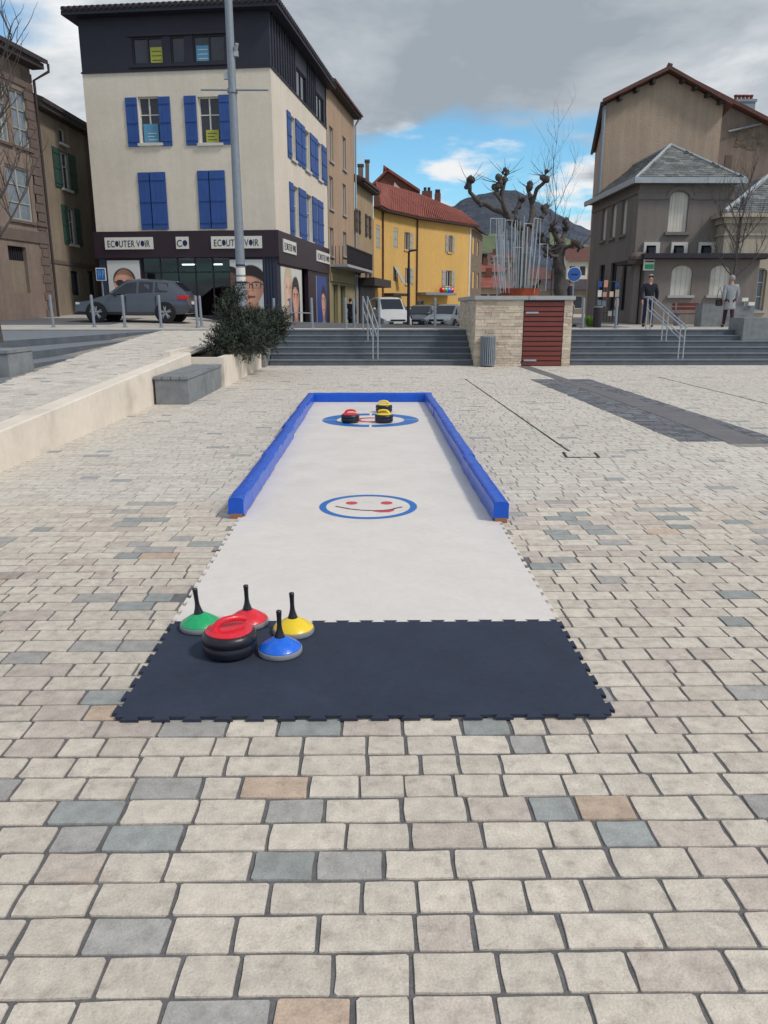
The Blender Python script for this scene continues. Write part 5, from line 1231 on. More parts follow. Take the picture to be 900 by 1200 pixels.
# ================================================================== FAR: hill and houses
PR = [(380, 262), (440, 256), (500, 250), (528, 242), (541, 233), (557, 227.5), (578, 224), (597, 222.5), (606, 226), (614, 231), (630, 240), (645, 248.5), (666, 262), (690, 271), (730, 281), (800, 292), (900, 303)]
m1 = MB(); vs_ = []; fs = []; nx = 90; ny = 26
def prof(px):
    for (xa, ya), (xb, yb_) in zip(PR, PR[1:]):
        if xa <= px <= xb: return ya + (yb_ - ya) * (px - xa) / (xb - xa)
    return PR[0][1] if px < PR[0][0] else PR[-1][1]
for j in range(ny + 1):
    D = 250 + (820 - 250) * min(1, j / 22); t = min(1, j / 22)
    for i in range(nx + 1):
        px = 330 + 620 * i / nx; q = at(px, prof(px), 820); zt_ = q.z
        zz = -2 + (zt_ + 2) * (t ** 1.45) if j <= 22 else zt_ - (j - 22) * 14
        zz += mnoise.noise(Vector((px * .05, j * .45, 2))) * 4 * math.sin(math.pi * t) + (mnoise.noise(Vector((px * .35, j * 1.3, 5))) * 1.5 if t > .05 else 0)
        DD = 250 + 570 * j / 22; vs_.append((atx(px, DD), DD, zz))
for j in range(ny):
    for i in range(nx): a = j * (nx + 1) + i; fs.append((a, a + 1, a + nx + 2, a + nx + 1))
m1.raw(vs_, fs, 'forest'); hill = m1.build('hill', smooth=True, kind='structure')
# green field patches on the slope
def hill_z(px, D):
    j = (D - 250) / 570 * 22; t = min(1, j / 22); return -2 + (at(px, prof(px), 820).z + 2) * (t ** 1.45)
for (x0, x1, d0, d1, nm_) in ((538, 578, 470, 560, 0), (640, 700, 560, 640, 1)):
    m1 = MB(); vs_ = []; fs = []
    for j in range(7):
        for i in range(13):
            px = x0 + (x1 - x0) * i / 12; D = d0 + (d1 - d0) * j / 6; vs_.append((atx(px, D), D, hill_z(px, D) + 5.5))
    for j in range(6):
        for i in range(12): a = j * 13 + i; fs.append((a, a + 1, a + 14, a + 13))
    m1.raw(vs_, fs, 'meadow'); m1.build('hill_field', smooth=True, kind='structure')
def far_house(px0, px1, ptop, pridge, D, wallm, roofm, label, nwin=3):
    x0, x1 = atx(px0, D), atx(px1, D); ze = at(px0, ptop, D).z; zr = at(px0, pridge, D).z; h = house('village_house', (x0, D, 0), label)
    F = Facade((x0, D), (x1, D)); hs = []
    for k in range(nwin):
        u_ = F.len * (k + .5) / nwin; hs.append((u_ - .45, u_ + .45, ze - 2.2, ze - .8))
    m1 = MB(); F.wall(m1, 0, F.len, -3, ze, hs, wallm, .15); m1.box(x0, x1, D + 5, D + 6, -3, ze, wallm); m1.face([(x0, D, -3), (x0, D, ze), (x0, D + 5, ze), (x0, D + 5, -3)], wallm); m1.face([(x1, D, -3), (x1, D, ze), (x1, D + 5, ze), (x1, D + 5, -3)], wallm); m1.build('wall', h)
    for r_ in hs: window(F, h, r_, .12, 1, 1, 'frame_white', 'pane')
    m1 = MB(); m1.face([(x0 - .4, D - .5, ze - .1), (x1 + .4, D - .5, ze - .1), (x1 + .2, D + 3, zr), (x0 - .2, D + 3, zr)], roofm); m1.face([(x1 + .4, D + 6.5, ze - .1), (x0 - .4, D + 6.5, ze - .1), (x0 - .2, D + 3, zr), (x1 + .2, D + 3, zr)], roofm)
    m1.face([(x0, D, ze), (x0 - .0, D + 3, zr - .1), (x0, D + 6, ze)], wallm); m1.face([(x1, D, ze), (x1, D + 3, zr - .1), (x1, D + 6, ze)], wallm); rr2 = m1.build('roof', h)
    m1 = MB(); m1.box(x0 + 1, x0 + 1.7, D + 2.4, D + 3, zr - 1, zr + .9, 'brick_dark'); m1.build('chimney', rr2)
far_house(562, 592, 336, 322, 96, 'render_tan', 'tile_red', 'far house with an orange-red roof behind the rod sculpture, nearest one', 3)
far_house(560, 590, 318, 308, 130, 'render_beige', 'tile_red', 'far beige house with red roof, second row behind the rod sculpture', 3)
far_house(572, 604, 302, 296, 175, 'render_tan', 'tile_brown', 'farthest red-brown roofed house under the hill', 4)
far_house(598, 640, 326, 312, 110, 'render_beige', 'tile_brown', 'far beige house behind the pollarded plane tree trunk', 4)
far_house(662, 698, 305, 287, 120, 'render_cream', 'tile_brown', 'pale far house with brown roof beside the tall gable house', 3)
far_house(640, 700, 338, 326, 90, 'render_drab', 'tile_dark', 'low dark-roofed far house behind the round blue sign', 4)
# ================================================================== TREES
def knobby(mb, pts, rad, m, n=10):
    """limb through survey points with lumps"""
    P_ = [Vector(p) for p in pts]; out = []; rr = []
    for i in range(len(P_) - 1):
        for k in range(5):
            t = k / 5; q = P_[i].lerp(P_[i + 1], t); r_ = rad[i] + (rad[i + 1] - rad[i]) * t
            out.append(q + Vector([mnoise.noise(q * 2.3 + Vector((s_, 0, 0))) for s_ in (1, 11, 21)]) * r_ * .55); rr.append(r_ * (1 + .22 * mnoise.noise(q * 5)))
    out.append(P_[-1]); rr.append(rad[-1]); mb.tube(out, rr, m, n)
def twigs(mb, p, n, ln, r_, m, up=.6):
    for _ in range(n):
        a = rnd.uniform(0, 6.28); d = Vector((math.cos(a), math.sin(a) * .8, rnd.uniform(.1, 1.6) * up)).normalized(); l_ = ln * rnd.uniform(.5, 1.1)
        q = p + d * l_ * .5 + Vector((rnd.uniform(-.05, .05), 0, rnd.uniform(-.03, .06))); mb.tube([p, q, p + d * l_ + Vector((0, 0, l_ * .12))], [r_, r_ * .7, r_ * .3], m, 4)
def pollard(base, limbs, D, label, tr):
    t = thing('plane_tree', base, label, 'tree', 'pollarded plane trees')
    mb = MB(); knobby(mb, *tr, 'bark', 14); tk = mb.build('trunk', t, smooth=60)
    mb = MB(); tw = MB()
    for pts, rad in limbs:
        W_ = [at(px, py, D + dd) for px, py, dd in pts]; rad = [r_ * .5 for r_ in rad]; knobby(mb, W_, rad, 'bark', 9); e_ = W_[-1]
        for k in range(7): mb.ball(e_ + Vector((rnd.uniform(-.13, .13), rnd.uniform(-.12, .12), rnd.uniform(-.18, .2))), rnd.uniform(.05, .13), 'bark', 1, 1, rnd.uniform(.8, 1.4), 8)
        twigs(tw, e_, 7, .8, .016, 'twig')
        mid = W_[len(W_) // 2]; [mb.ball(mid + Vector((rnd.uniform(-.1, .1), rnd.uniform(-.1, .1), rnd.uniform(-.12, .12))), rad[len(W_) // 2] * rnd.uniform(.6, 1.1), 'bark', 1, 1, .9, 8) for _k in range(3)]; twigs(tw, mid, 3, .6, .014, 'twig')
    mb.build('limb', t, smooth=60); tw.build('twigs', t, kind='stuff')
D1 = 31.5; g1 = gz(4.5, D1)
tb = at(612, 384, D1); b0 = Vector((tb.x, D1, g1))
pollard(b0, [([(612, 268, 0), (590, 250, .2), (562, 238, .5), (551, 226, .4), (550, 214, .3)], [.30, .24, .19, .15, .15]),
             ([(600, 262, 0), (592, 245, -.3), (587, 232, -.4), (590, 216, -.4), (592, 206, -.4)], [.22, .19, .17, .16, .13]),
             ([(587, 236, -.4), (581, 226, -.6), (583, 214, -.6)], [.13, .12, .11]),
             ([(622, 266, 0), (624, 246, .4), (622, 232, .5), (618, 220, .6)], [.26, .22, .18, .13]),
             ([(623, 238, .4), (630, 222, .2), (637, 214, .1), (638, 206, 0)], [.17, .15, .14, .10]),
             ([(618, 272, 0), (634, 258, .8), (640, 246, 1.0)], [.2, .15, .12]),
             ([(606, 258, -.2), (604, 246, 1.2), (612, 236, 1.6)], [.17, .14, .1])],
        D1, 'big pollarded plane tree with knobbly bare limbs, behind the rod sculpture',
        ([Vector((tb.x, D1, g1)), at(613, 340, D1), at(611, 300, D1), at(614, 266, D1)], [.34, .28, .24, .22]))
tb2 = at(656, 384, 33.5); b1 = Vector((tb2.x, 33.5, gz(tb2.x, 33.5)))
pollard(b1, [([(656, 285, 0), (650, 275, 0), (648, 266, 0)], [.3, .2, .15]), ([(657, 285, 0), (662, 272, .2), (664, 262, .2)], [.26, .18, .14]), ([(655, 295, 0), (640, 288, .3), (634, 280, .4)], [.2, .16, .13]), ([(657, 292, 0), (672, 286, -.3), (680, 290, -.5)], [.2, .14, .1]), ([(657, 300, 0), (646, 300, -.4), (641, 294, -.6)], [.16, .13, .1])],
        33.5, 'thick-trunked pollarded plane tree beside the round blue sign',
        ([b1, at(657, 340, 33.5), at(655, 310, 33.5), at(656, 285, 33.5)], [.32, .27, .23, .21]))
def bare_tree(base, h_, label, r0=.06, spread=.5, n=5, seed=1, name='bare_tree'):
    rr = random.Random(seed); t = thing(name, base, label, 'tree'); mt = MB(); mb = MB(); B_ = Vector(base)
    top = B_ + Vector((rr.uniform(-.1, .1), rr.uniform(-.1, .1), h_)); trunk = [B_.lerp(top, k / 8) + Vector((rr.uniform(-.03, .03), rr.uniform(-.03, .03), 0)) * (k > 0) for k in range(9)]
    mt.tube(trunk, [r0 * (1 - .8 * k / 8) for k in range(9)], 'bark', 8); mt.build('trunk', t, smooth=60)
    def br(p, d, l_, r_, lv):
        pts = [p]; q = p.copy(); dd = d.copy()
        for k in range(4):
            dd = (dd + Vector((rr.uniform(-.22, .22), rr.uniform(-.22, .22), .10))).normalized(); q = q + dd * l_ / 4; pts.append(q)
        mb.tube(pts, [r_ * (1 - .7 * k / 4) for k in range(5)], 'twig', 4 if lv > 1 else 5)
        if lv < 3:
            for k in range(1, 5):
                for _ in range(2 if lv < 2 else 1):
                    a = rr.uniform(0, 6.28); side = Vector((math.cos(a), math.sin(a), rr.uniform(.1, .8))); br(pts[k], (dd + side * .9).normalized(), l_ * rr.uniform(.35, .6), r_ * .5, lv + 1)
    for k in range(n):
        i = 3 + int(k * 5 / n); a = k * 2.4 + rr.uniform(-.3, .3); br(trunk[min(i, 8)], Vector((math.cos(a) * spread, math.sin(a) * spread, .55)).normalized(), h_ * .36 * rr.uniform(.8, 1.1), r0 * .42, 1)
    mb.build('crown', t); return t
p = at(645, 380, 34.5); bare_tree((p.x, 34.5, gz(p.x, 34.5)), 6.2, 'slim bare sapling with fine upright twigs between the two pollarded trees', .032, .22, 8, 3)
p = at(853, 380, 29.5); bare_tree((p.x, 29.5, gz(p.x, 29.5)), 4.6, 'young bare tree in front of the ashlar house, behind the woman in grey', .06, .6, 9, 5)
p = at(0, 400, 16.2); bare_tree((p.x, 16.2, .92), 4.9, 'bare branching tree at the left edge above the grey granite block', .075, .75, 10, 8)

# ---- shrubs in the planter
def shrub(base, blobs, nleaf, label, seed, stems):
    rr = random.Random(seed); t = thing('shrub', base, label, 'shrub', 'evergreen shrubs in the planter'); B_ = Vector(base)
    ms = MB()
    for q in stems: ms.tube([B_ + Vector((rr.uniform(-.1, .1), rr.uniform(-.1, .1), 0)), B_.lerp(Vector(q), .5) + Vector((rr.uniform(-.08, .08), 0, .05)), Vector(q)], [.022, .016, .008], 'twig', 5)
    ms.build('stem', t); mb = MB()
    tot = sum(b[3] * b[4] * b[5] for b in blobs)
    for (x_, y_, z_, a, b, c) in blobs:
        k = int(nleaf * a * b * c / tot / 7)
        for _ in range(k):       # sprigs: a shoot with leaves along it
            v = Vector((rr.gauss(0, 1), rr.gauss(0, 1), rr.gauss(0, 1))).normalized() * (rr.random() ** .45)
            o_ = Vector((x_ + v.x * a, y_ + v.y * b, z_ + v.z * c)); d = (v + Vector((rr.uniform(-.5, .5), rr.uniform(-.5, .5), rr.uniform(.1, 1.0)))).normalized(); tone = rr.uniform(.5, 1.5)
            for s_ in range(9):
                pt = o_ + d * .022 * s_; sd_ = Vector((rr.gauss(0, 1), rr.gauss(0, 1), rr.gauss(0, 1))); sd_ = (sd_ - d * sd_.dot(d)).normalized(); ln = rr.uniform(.04, .075); wv = d.cross(sd_) * ln * .24; tip = pt + (sd_ * .8 + d * .7).normalized() * ln
                cc = rgb(50, 62, 52, tone * rr.uniform(.8, 1.3)) if rr.random() < .86 else rgb(78, 62, 52, tone)
                mb.face([pt - wv * .4, pt + wv * .6 + (tip - pt) * .4, tip, pt - wv * .9 + (tip - pt) * .45], 'leaf', cc)
    mb.build('foliage', t)
PS = PZ - .06
def pp(px, py, Y): return at(px, py, Y)
s1b = []
for (px, py, Y, r_) in ((263, 401, 17.6, .30), (274, 387, 17.8, .31), (285, 400, 18.0, .34), (269, 368, 17.9, .26), (275, 351, 18.1, .19), (279, 340, 18.1, .13), (253, 404, 17.4, .20), (292, 378, 18.4, .30), (266, 352, 18.0, .12)):
    q = pp(px, py, Y); s1b.append((q.x, Y, q.z, r_, r_ * 1.1, r_ * .95))
q = pp(272, 415, 17.7); shrub((q.x, 17.7, PS), s1b, 15000, 'tall loose dark evergreen shrub in the near half of the cream planter', 4, [b[:3] for b in s1b])
s2b = []
for (px, py, Y, r_) in ((300, 385, 19.6, .40), (315, 380, 20.2, .38), (327, 378, 20.6, .26), (305, 400, 19.4, .34), (322, 392, 20.2, .28), (290, 410, 18.9, .22), (330, 370, 20.9, .15)):
    q = pp(px, py, Y); s2b.append((q.x, Y, q.z, r_, r_ * 1.2, r_ * .85))
q = pp(304, 410, 19.8); shrub((q.x, 19.8, PS), s2b, 18000, 'low spreading dark evergreen shrub leaning over the planter near the steps', 6, [b[:3] for b in s2b])

# ================================================================== ON THE STONE BLOCK
p0 = at(609, 340, 24.3); bx, by = p0.x, 24.3
bs = thing('rust_basin', (bx, by, CZ), 'rust-coloured round steel basin on top of the stone-clad block', 'planter')
mb = MB(); mb.lathe([(.5, 0), (.56, .02), (.6, .2), (.62, .24), (.58, .24), (.55, .14), (.0, .12)], (bx, by, CZ), 'rust', 32); mb.build('bowl', bs, smooth=30)
sc2 = thing('rod_sculpture', (bx, by, CZ), 'cluster of thin upright steel rods and hoops standing in the rusty basin', 'sculpture')
rr = random.Random(21)
for k in range(44):
    px = rr.uniform(577, 634); D = 24.3 + rr.uniform(-.55, .55); yt = rr.choice((256, 262, 270, 285, 300, 318)) + rr.uniform(-5, 5)
    if abs(px - 610) > 18: yt = max(yt, 258) if rr.random() < .7 else 256
    top = at(px, yt, D); x_ = top.x; mb = MB(); lean = rr.uniform(-.03, .03)
    mb.tube([(bx + (x_ - bx) * .8, D, CZ + .10), (x_ + lean, D, top.z)], .009, 'steel', 5); mb.build('rod', sc2)
for (x0, x1, y0, y1) in ((575, 592, 256, 275), (592, 603, 258, 330), (626, 633, 256, 300), (633, 640, 286, 340), (615, 624, 262, 296), (603, 612, 290, 336), (580, 590, 300, 338)):
    a, b = at(x0, y0, 24.1 + rr.uniform(-.3, .3)), at(x1, y1, 24.1); b.y = a.y; mb = MB(); z1_ = max(b.z, CZ + .1)
    mb.tube([(a.x, a.y, a.z), (b.x, a.y, a.z), (b.x, a.y, z1_), (a.x, a.y, z1_), (a.x, a.y, a.z)], .013, 'steel', 5); mb.build('frame', sc2)

# ================================================================== STREET FURNITURE
def handrail(x_up, x_lo, label):
    h = thing('handrail', (x_lo, Y1, 0), label, 'handrail', 'steel handrails on the steps')
    yu, yl = YT + .35, Y1 + .10
    for o_ in (-.07, .07):
        mb = MB(); mb.tube([(x_up + o_, yu + .25, ZT + .98), (x_up + o_, yu, ZT + .98), (x_lo + o_, yl, .18 + .93), (x_lo + o_, yl - .12, .16 + .90)], .021, 'steel', 8); mb.build('rail', h, smooth=60)
        mb = MB(); mb.tube([(x_up + o_, yu, ZT + .62), (x_lo + o_, yl, .18 + .57)], .017, 'steel', 8); mb.build('lower_rail', h, smooth=60)
    for t, zb in ((0, ZT), (.5, None), (1, .155)):
        xx = x_up + (x_lo - x_up) * t; yy = yu + (yl - yu) * t; zt_ = ZT + .98 + (.18 + .93 - ZT - .98) * t; z_ = zb if zb is not None else RISE * (int((yy - Y1) / TREAD) + 1)
        for o_ in (-.07, .07): mb = MB(); mb.tube([(xx + o_, yy, z_), (xx + o_, yy, zt_)], .02, 'steel', 8); mb.build('post', h)
handrail(at(428, 348, YT + .35).x, at(440, 428, Y1).x, 'double steel handrail on the left flight of steps')
handrail(at(762, 352, YT + .35).x, at(798, 427, Y1).x, 'double steel handrail on the right flight, beside the walking man')
def bollard_at(px, py, D, h_, label, r_=.045, m='galvanised', first=[None]):
    q = at(px, py, D); z_ = gz(q.x, D)
    if first[0] is None:
        b = thing('bollard', (q.x, D, z_), label, 'bollard', 'slim grey steel bollards'); mb = MB(); mb.lathe([(r_, -.05), (r_, .93), (r_ * .9, .955), (r_ * .5, .97), (0, .972)], (q.x, D, z_), m, 14); mb.build('post', b, smooth=30)
        mb = MB(); mb.lathe([(r_ * 1.9, 0), (r_ * 1.9, .012), (r_ * 1.1, .02)], (q.x, D, z_), m, 14); mb.build('base_plate', b, smooth=30); first[0] = b
    else:
        b = copy_tree(first[0]); b['label'] = label; b.location = (q.x, D, z_)
    b.scale = (1, 1, h_); return b
nms = ['slim steel bollard left of the grey car nose', 'slim steel bollard in front of the grey car bonnet', 'slim steel bollard before the middle of the grey car', 'slim steel bollard before the rear wheel of the grey car', 'slim steel bollard just right of the grey car rear', 'slim steel bollard set back right beside the one behind the grey car']
for px, D, l_ in zip((62, 110, 146, 188.5, 231, 236), (26.2, 26.2, 26.2, 26.2, 26.2, 27.5), nms): b = bollard_at(px, 376, D, 1.05, l_); b.rotation_euler.y = R(-1.0)
for px, D, l_ in ((322, 27.2, 'slim steel bollard before the ribbed blue pier of the shop'), (341.5, 26.8, 'slim steel bollard before the couple poster'), (366, 26.4, 'slim steel bollard at the dark side door of the shop'), (405.5, 26.2, 'slim steel bollard before the ochre shopfront'), (415, 28, 'slim steel bollard beside the dark-coated figure'), (444.5, 27, 'slim steel bollard in front of the white off-road car'), (510, 26.4, 'slim steel bollard before the small silver car'), (683, 26.4, 'slim steel bollard just right of the stone-clad block'), (722, 26.2, 'slim steel bollard beside the notice rack')):
    bollard_at(px, 375, D, 1.0, l_)
mb = MB(); a, b = at(342, 366, 26.8), at(366, 367, 26.4); mb.tube([a, b], .018, 'steel', 6); mb.build('chain_rail', label='thin horizontal rail between two bollards by the couple poster', cat='rail')
# tall lamp mast
LD = 26.0; q = at(284.5, 372, LD); lm = thing('lamp_mast', (q.x, LD, gz(q.x, LD)), 'tall grey lamp mast with a crossbar in front of the cream building', 'lamp post')
z0 = gz(q.x, LD); mb = MB(); mb.lathe([(.15, 0), (.15, .6), (.145, 3), (.125, 6.5), (.105, 12.0), (.10, 13.5)], (q.x, LD, z0), 'galvanised', 20); mb.build('pole', lm, smooth=30)
za = at(278, 106.5, LD).z; xa, xb = at(236, 106, LD).x, at(315, 106, LD).x; mb = MB(); mb.tube([(xa, LD - .1, za), (xb, LD - .1, za)], .028, 'galvanised', 8); mb.tube([(q.x, LD, za - .06), (q.x, LD, za + .06)], .16, 'galvanised', 12); mb.build('crossbar', lm)
zc2 = at(281, 62, LD).z; mb = MB(); mb.box(q.x + .1, q.x + .22, LD - .08, LD + .05, zc2 - .1, zc2 + .05, 'zinc'); mb.tube([(q.x + .16, LD - .05, zc2 + .05), (q.x + .22, LD - .12, zc2 + .22)], .05, 'zinc', 8); mb.build('camera_bracket', lm)
mb = MB(); zb2 = at(270, 88, LD).z; mb.box(q.x - .24, q.x - .1, LD - .05, LD + .05, zb2 - .12, zb2 + .08, 'zinc'); mb.build('junction_box', lm)
for y_, h_, m_ in ((318, .22, 'sign_white'), (328, .18, 'sign_white'), (331, .06, 'ink'), (311, .05, 'ink')):
    zz = at(282, y_, LD).z; mb = MB(); mb.lathe([(.1465 + (.003 if m_ == 'ink' else 0), zz - h_ / 2 - z0), (.1485 + (.003 if m_ == 'ink' else 0), zz - h_ / 2 - z0), (.1485 + (.003 if m_ == 'ink' else 0), zz + h_ / 2 - z0), (.1465, zz + h_ / 2 - z0)], (q.x, LD, z0), m_, 20); mb.build('sticker', lm)
# street lamp by the cars
D = 40; q = at(478.5, 380, D); sl2 = thing('street_lamp', (q.x, D, gz(q.x, D)), 'slim dark street lamp with a flat head in front of the yellow house', 'street lamp'); zt_ = at(481, 295, D).z
mb = MB(); mb.lathe([(.08, 0), (.075, 1.5), (.05, zt_ - gz(q.x, D))], (q.x, D, gz(q.x, D)), 'iron_dark', 10); mb.build('pole', sl2, smooth=30)
mb = MB(); a = at(480, 295, D); b = at(489, 293.5, D); mb.hexa([(a.x - .05, D - .15, zt_ - .02), (b.x, D - .15, zt_ + .05), (b.x, D + .15, zt_ + .05), (a.x - .05, D + .15, zt_ - .02), (a.x - .05, D - .15, zt_ + .07), (b.x, D - .15, zt_ + .12), (b.x, D + .15, zt_ + .12), (a.x - .05, D + .15, zt_ + .07)], 'iron_dark'); mb.build('lamp_head', sl2)
# blue direction sign by the alley
D = 32.5; a, b = at(112, 314, D), at(125, 329, D); bs2 = thing('road_sign', (a.x, D, gz(a.x, D)), 'small square blue sign with white marks, left of the shop above the grey car', 'sign')
mb = MB(); mb.bbox(a.x, b.x, D - .03, D, b.z, a.z, 'sign_white', .008); mb.box(a.x + .03, b.x - .03, D - .036, D - .0305, b.z + .03, a.z - .03, 'sign_blue'); mb.build('panel', bs2)
mb = MB(); w = b.x - a.x; h_ = a.z - b.z
for (u0_, u1_, v0, v1) in ((.22, .30, .2, .8), (.40, .48, .35, .8), (.30, .40, .45, .53), (.62, .70, .2, .8), (.70, .82, .72, .8), (.74, .82, .45, .72)): mb.box(a.x + w * u0_, a.x + w * u1_, D - .040, D - .0365, b.z + h_ * v0, b.z + h_ * v1, 'placard_cyan')
mb.build('symbol', bs2); mb = MB(); mb.tube([((a.x + b.x) / 2, D + .04, gz(a.x, D)), ((a.x + b.x) / 2, D + .04, a.z)], .03, 'galvanised', 8); mb.build('post', bs2)
# round blue sign
D = 28.2; q = at(673, 321.5, D); rs = thing('round_sign', (q.x, D, gz(q.x, D)), 'round blue traffic sign on a post behind the stone-clad block', 'sign'); AX = Matrix.Rotation(R(90), 3, 'X')
mb = MB(); mb.lathe([(.25, -.012), (.25, .0), (.0, .001)], (q.x, D, q.z), 'sign_white', 28, ax=AX); mb.lathe([(.232, .002), (.232, .006), (0, .0061)], (q.x, D, q.z), 'sign_blue', 28, ax=AX); mb.build('disc', rs)
mb = MB(); mb.hexa([(q.x - .12, D - .01, q.z - .03), (q.x + .12, D - .01, q.z - .03), (q.x + .12, D - .0065, q.z - .03), (q.x - .12, D - .0065, q.z - .03), (q.x - .12, D - .01, q.z + .02), (q.x + .12, D - .01, q.z + .02), (q.x + .12, D - .0065, q.z + .02), (q.x - .12, D - .0065, q.z + .02)], 'ink_navy'); mb.build('symbol', rs)
mb = MB(); mb.tube([(q.x, D + .05, gz(q.x, D)), (q.x, D + .05, q.z + .2)], .035, 'galvanised', 8); mb.build('post', rs)
# litter bin
D = CY0 - .35; q = atz(571, 429.5); bn = thing('litter_bin', (q.x, q.y, 0), 'grey slatted cylindrical litter bin against the stone-clad block', 'bin')
rb, hb = .205, .84
mb = MB(); mb.lathe([(rb - .03, .06), (rb - .03, hb - .03), (rb - .06, hb - .03), (rb - .06, .1), (0, .1)], (q.x, q.y, 0), 'iron_dark', 24); mb.lathe([(.1, 0), (.1, .06)], (q.x, q.y, 0), 'iron_dark', 16); mb.build('liner', bn)
for k in range(22):
    a = 2 * math.pi * k / 22; c_, s_ = math.cos(a), math.sin(a); t_ = Vector((-s_, c_, 0)); o_ = Vector((q.x + c_ * (rb - .018), q.y + s_ * (rb - .018), 0)); n_ = Vector((c_, s_, 0)); mb = MB()
    mb.hexa([o_ - t_ * .019 + Vector((0, 0, .04)), o_ - t_ * .019 + n_ * .02 + Vector((0, 0, .04)), o_ + t_ * .019 + n_ * .02 + Vector((0, 0, .04)), o_ + t_ * .019 + Vector((0, 0, .04)), o_ - t_ * .019 + Vector((0, 0, hb)), o_ - t_ * .019 + n_ * .02 + Vector((0, 0, hb)), o_ + t_ * .019 + n_ * .02 + Vector((0, 0, hb)), o_ + t_ * .019 + Vector((0, 0, hb))], 'galvanised'); mb.build('slat', bn)
for z_ in (.05, hb - .02): mb = MB(); mb.lathe([(rb - .022, z_ - .012), (rb + .006, z_ - .012), (rb + .006, z_ + .012), (rb - .022, z_ + .012), (rb - .022, z_ - .012)], (q.x, q.y, 0), 'galvanised', 24); mb.build('hoop', bn)
# dark waste bin, notice rack, bench, planters on the right terrace
ZR = gz(10, 28)
q = at(699.5, 381, 27.5); db = thing('litter_bin', (q.x, 27.5, ZR), 'dark narrow cylindrical bin between two bollards on the right terrace', 'bin'); mb = MB(); mb.lathe([(.13, 0), (.14, .02), (.14, .66), (.155, .67), (.155, .71), (.1, .74), (0, .745)], (q.x, 27.5, ZR), 'iron_dark', 20); mb.build('body', db, smooth=30); mb = MB(); mb.lathe([(.157, .675), (.157, .7)], (q.x, 27.5, ZR), 'zinc', 20); mb.build('rim', db)
q = at(692, 381, 28.5); gp = thing('small_plant', (q.x, 28.5, ZR), 'small bright green plant at the foot of the tall gable house', 'plant'); mb = MB()
for k in range(120):
    a = rnd.uniform(0, 6.28); l_ = rnd.uniform(.15, .42); o_ = Vector((q.x + rnd.uniform(-.12, .12), 28.5 + rnd.uniform(-.1, .1), ZR)); tip = o_ + Vector((math.cos(a) * l_ * .5, math.sin(a) * l_ * .5, l_)); s_ = Vector((-math.sin(a), math.cos(a), 0)) * .02; mb.face([o_ - s_ * .4, o_ + s_ * .4, o_.lerp(tip, .6) + s_, tip, o_.lerp(tip, .6) - s_], 'plant_green')
mb.build('leaves', gp)
nr = thing('notice_rack', (at(712, 380, 31).x, 31, ZR), 'upright wire rack covered with small colourful notices, before the grey house', 'notice rack')
a, b = at(700, 330, 31), at(724, 377, 31); mb = MB()
for k in range(9): x_ = a.x + (b.x - a.x) * k / 8; mb.tube([(x_, 31, ZR + .1), (x_, 31, a.z + .25 * (.5 + .5 * math.sin(k * .8)))], .012, 'iron_dark', 5)
for z_ in (ZR + .5, ZR + 1.1, a.z): mb.tube([(a.x, 31, z_), (b.x, 31, z_)], .014, 'iron_dark', 5)
mb.build('wire_frame', nr)
for j in range(4):
    for k in range(4):
        if rnd.random() < .85:
            x_ = a.x + (b.x - a.x) * (k + .1) / 4 + rnd.uniform(-.03, .03); z_ = ZR + .35 + j * .36; mb = MB(); mb.box(x_, x_ + .15, 30.965, 30.98, z_, z_ + rnd.uniform(.18, .28), rnd.choice(('poster_white', 'shutter_grey', 'shutter_grey', 'skin_print_pale', 'poster_blue', 'pane_light', 'galvanised', 'skin_print'))); mb.build('notice', nr)
for x_ in (a.x, b.x): mb = MB(); mb.tube([(x_, 31, ZR), (x_, 31, ZR + .3)], .025, 'iron_dark', 6); mb.build('leg', nr)
a, b = at(789, 378, 30.2), at(824, 378, 30.2); wbn = thing('park_bench', (a.x, 30.2, ZR), 'dark wooden slatted bench against the grey house extension', 'bench')
for k in range(3): mb = MB(); mb.box(a.x, b.x, 30.0 + k * .14, 30.12 + k * .14, ZR + .42, ZR + .46, 'red_wood'); mb.build('seat_slat', wbn)
for k in range(2): mb = MB(); mb.box(a.x, b.x, 30.44 + k * .03, 30.47 + k * .03, ZR + .58 + k * .15, ZR + .69 + k * .15, 'red_wood'); mb.build('back_slat', wbn)
for x_ in (a.x + .1, b.x - .15): mb = MB(); mb.box(x_, x_ + .05, 30.02, 30.40, ZR, ZR + .419, 'galvanised'); mb.box(x_, x_ + .05, 30.40, 30.439, ZR, ZR + .86, 'galvanised'); mb.build('leg', wbn)
a, b = at(821, 379, 28.6), at(884, 379, 28.6); gp2 = thing('concrete_planter', (a.x, 28.6, ZR), 'wide pale grey concrete planter behind the woman in the grey coat', 'planter')
mb = MB(); mb.bbox(a.x, a.x + .85, 28.6, 29.2, ZR - .02, ZR + .78, 'granite', .012); mb.build('box', gp2); mb = MB(); mb.bbox(a.x + .86, b.x, 28.7, 29.3, ZR - .02, ZR + .84, 'granite', .012); mb.build('box', gp2)
for (px, py) in ((873, 351), (880.5, 356)): c_ = at(px, py, 28.65); mb = MB(); mb.box(c_.x - .11, c_.x + .11, 28.62, 28.65, c_.z - .06, c_.z + .06, 'sign_white'); mb.tube([(c_.x, 28.66, ZR + .7), (c_.x, 28.66, c_.z)], .01, 'steel', 5); mb.build('label_plate', gp2)
a = at(868, 392, 24.0); mb = MB(); mb.bbox(a.x, a.x + 5, 23.9, 24.9, .3, 1.31, 'granite', .015); gb = mb.build('stone_block', origin=(a.x, 23.9, .3)); cprops(gb, 'dark grey granite block standing on the right flight of steps at the picture edge', 'block')

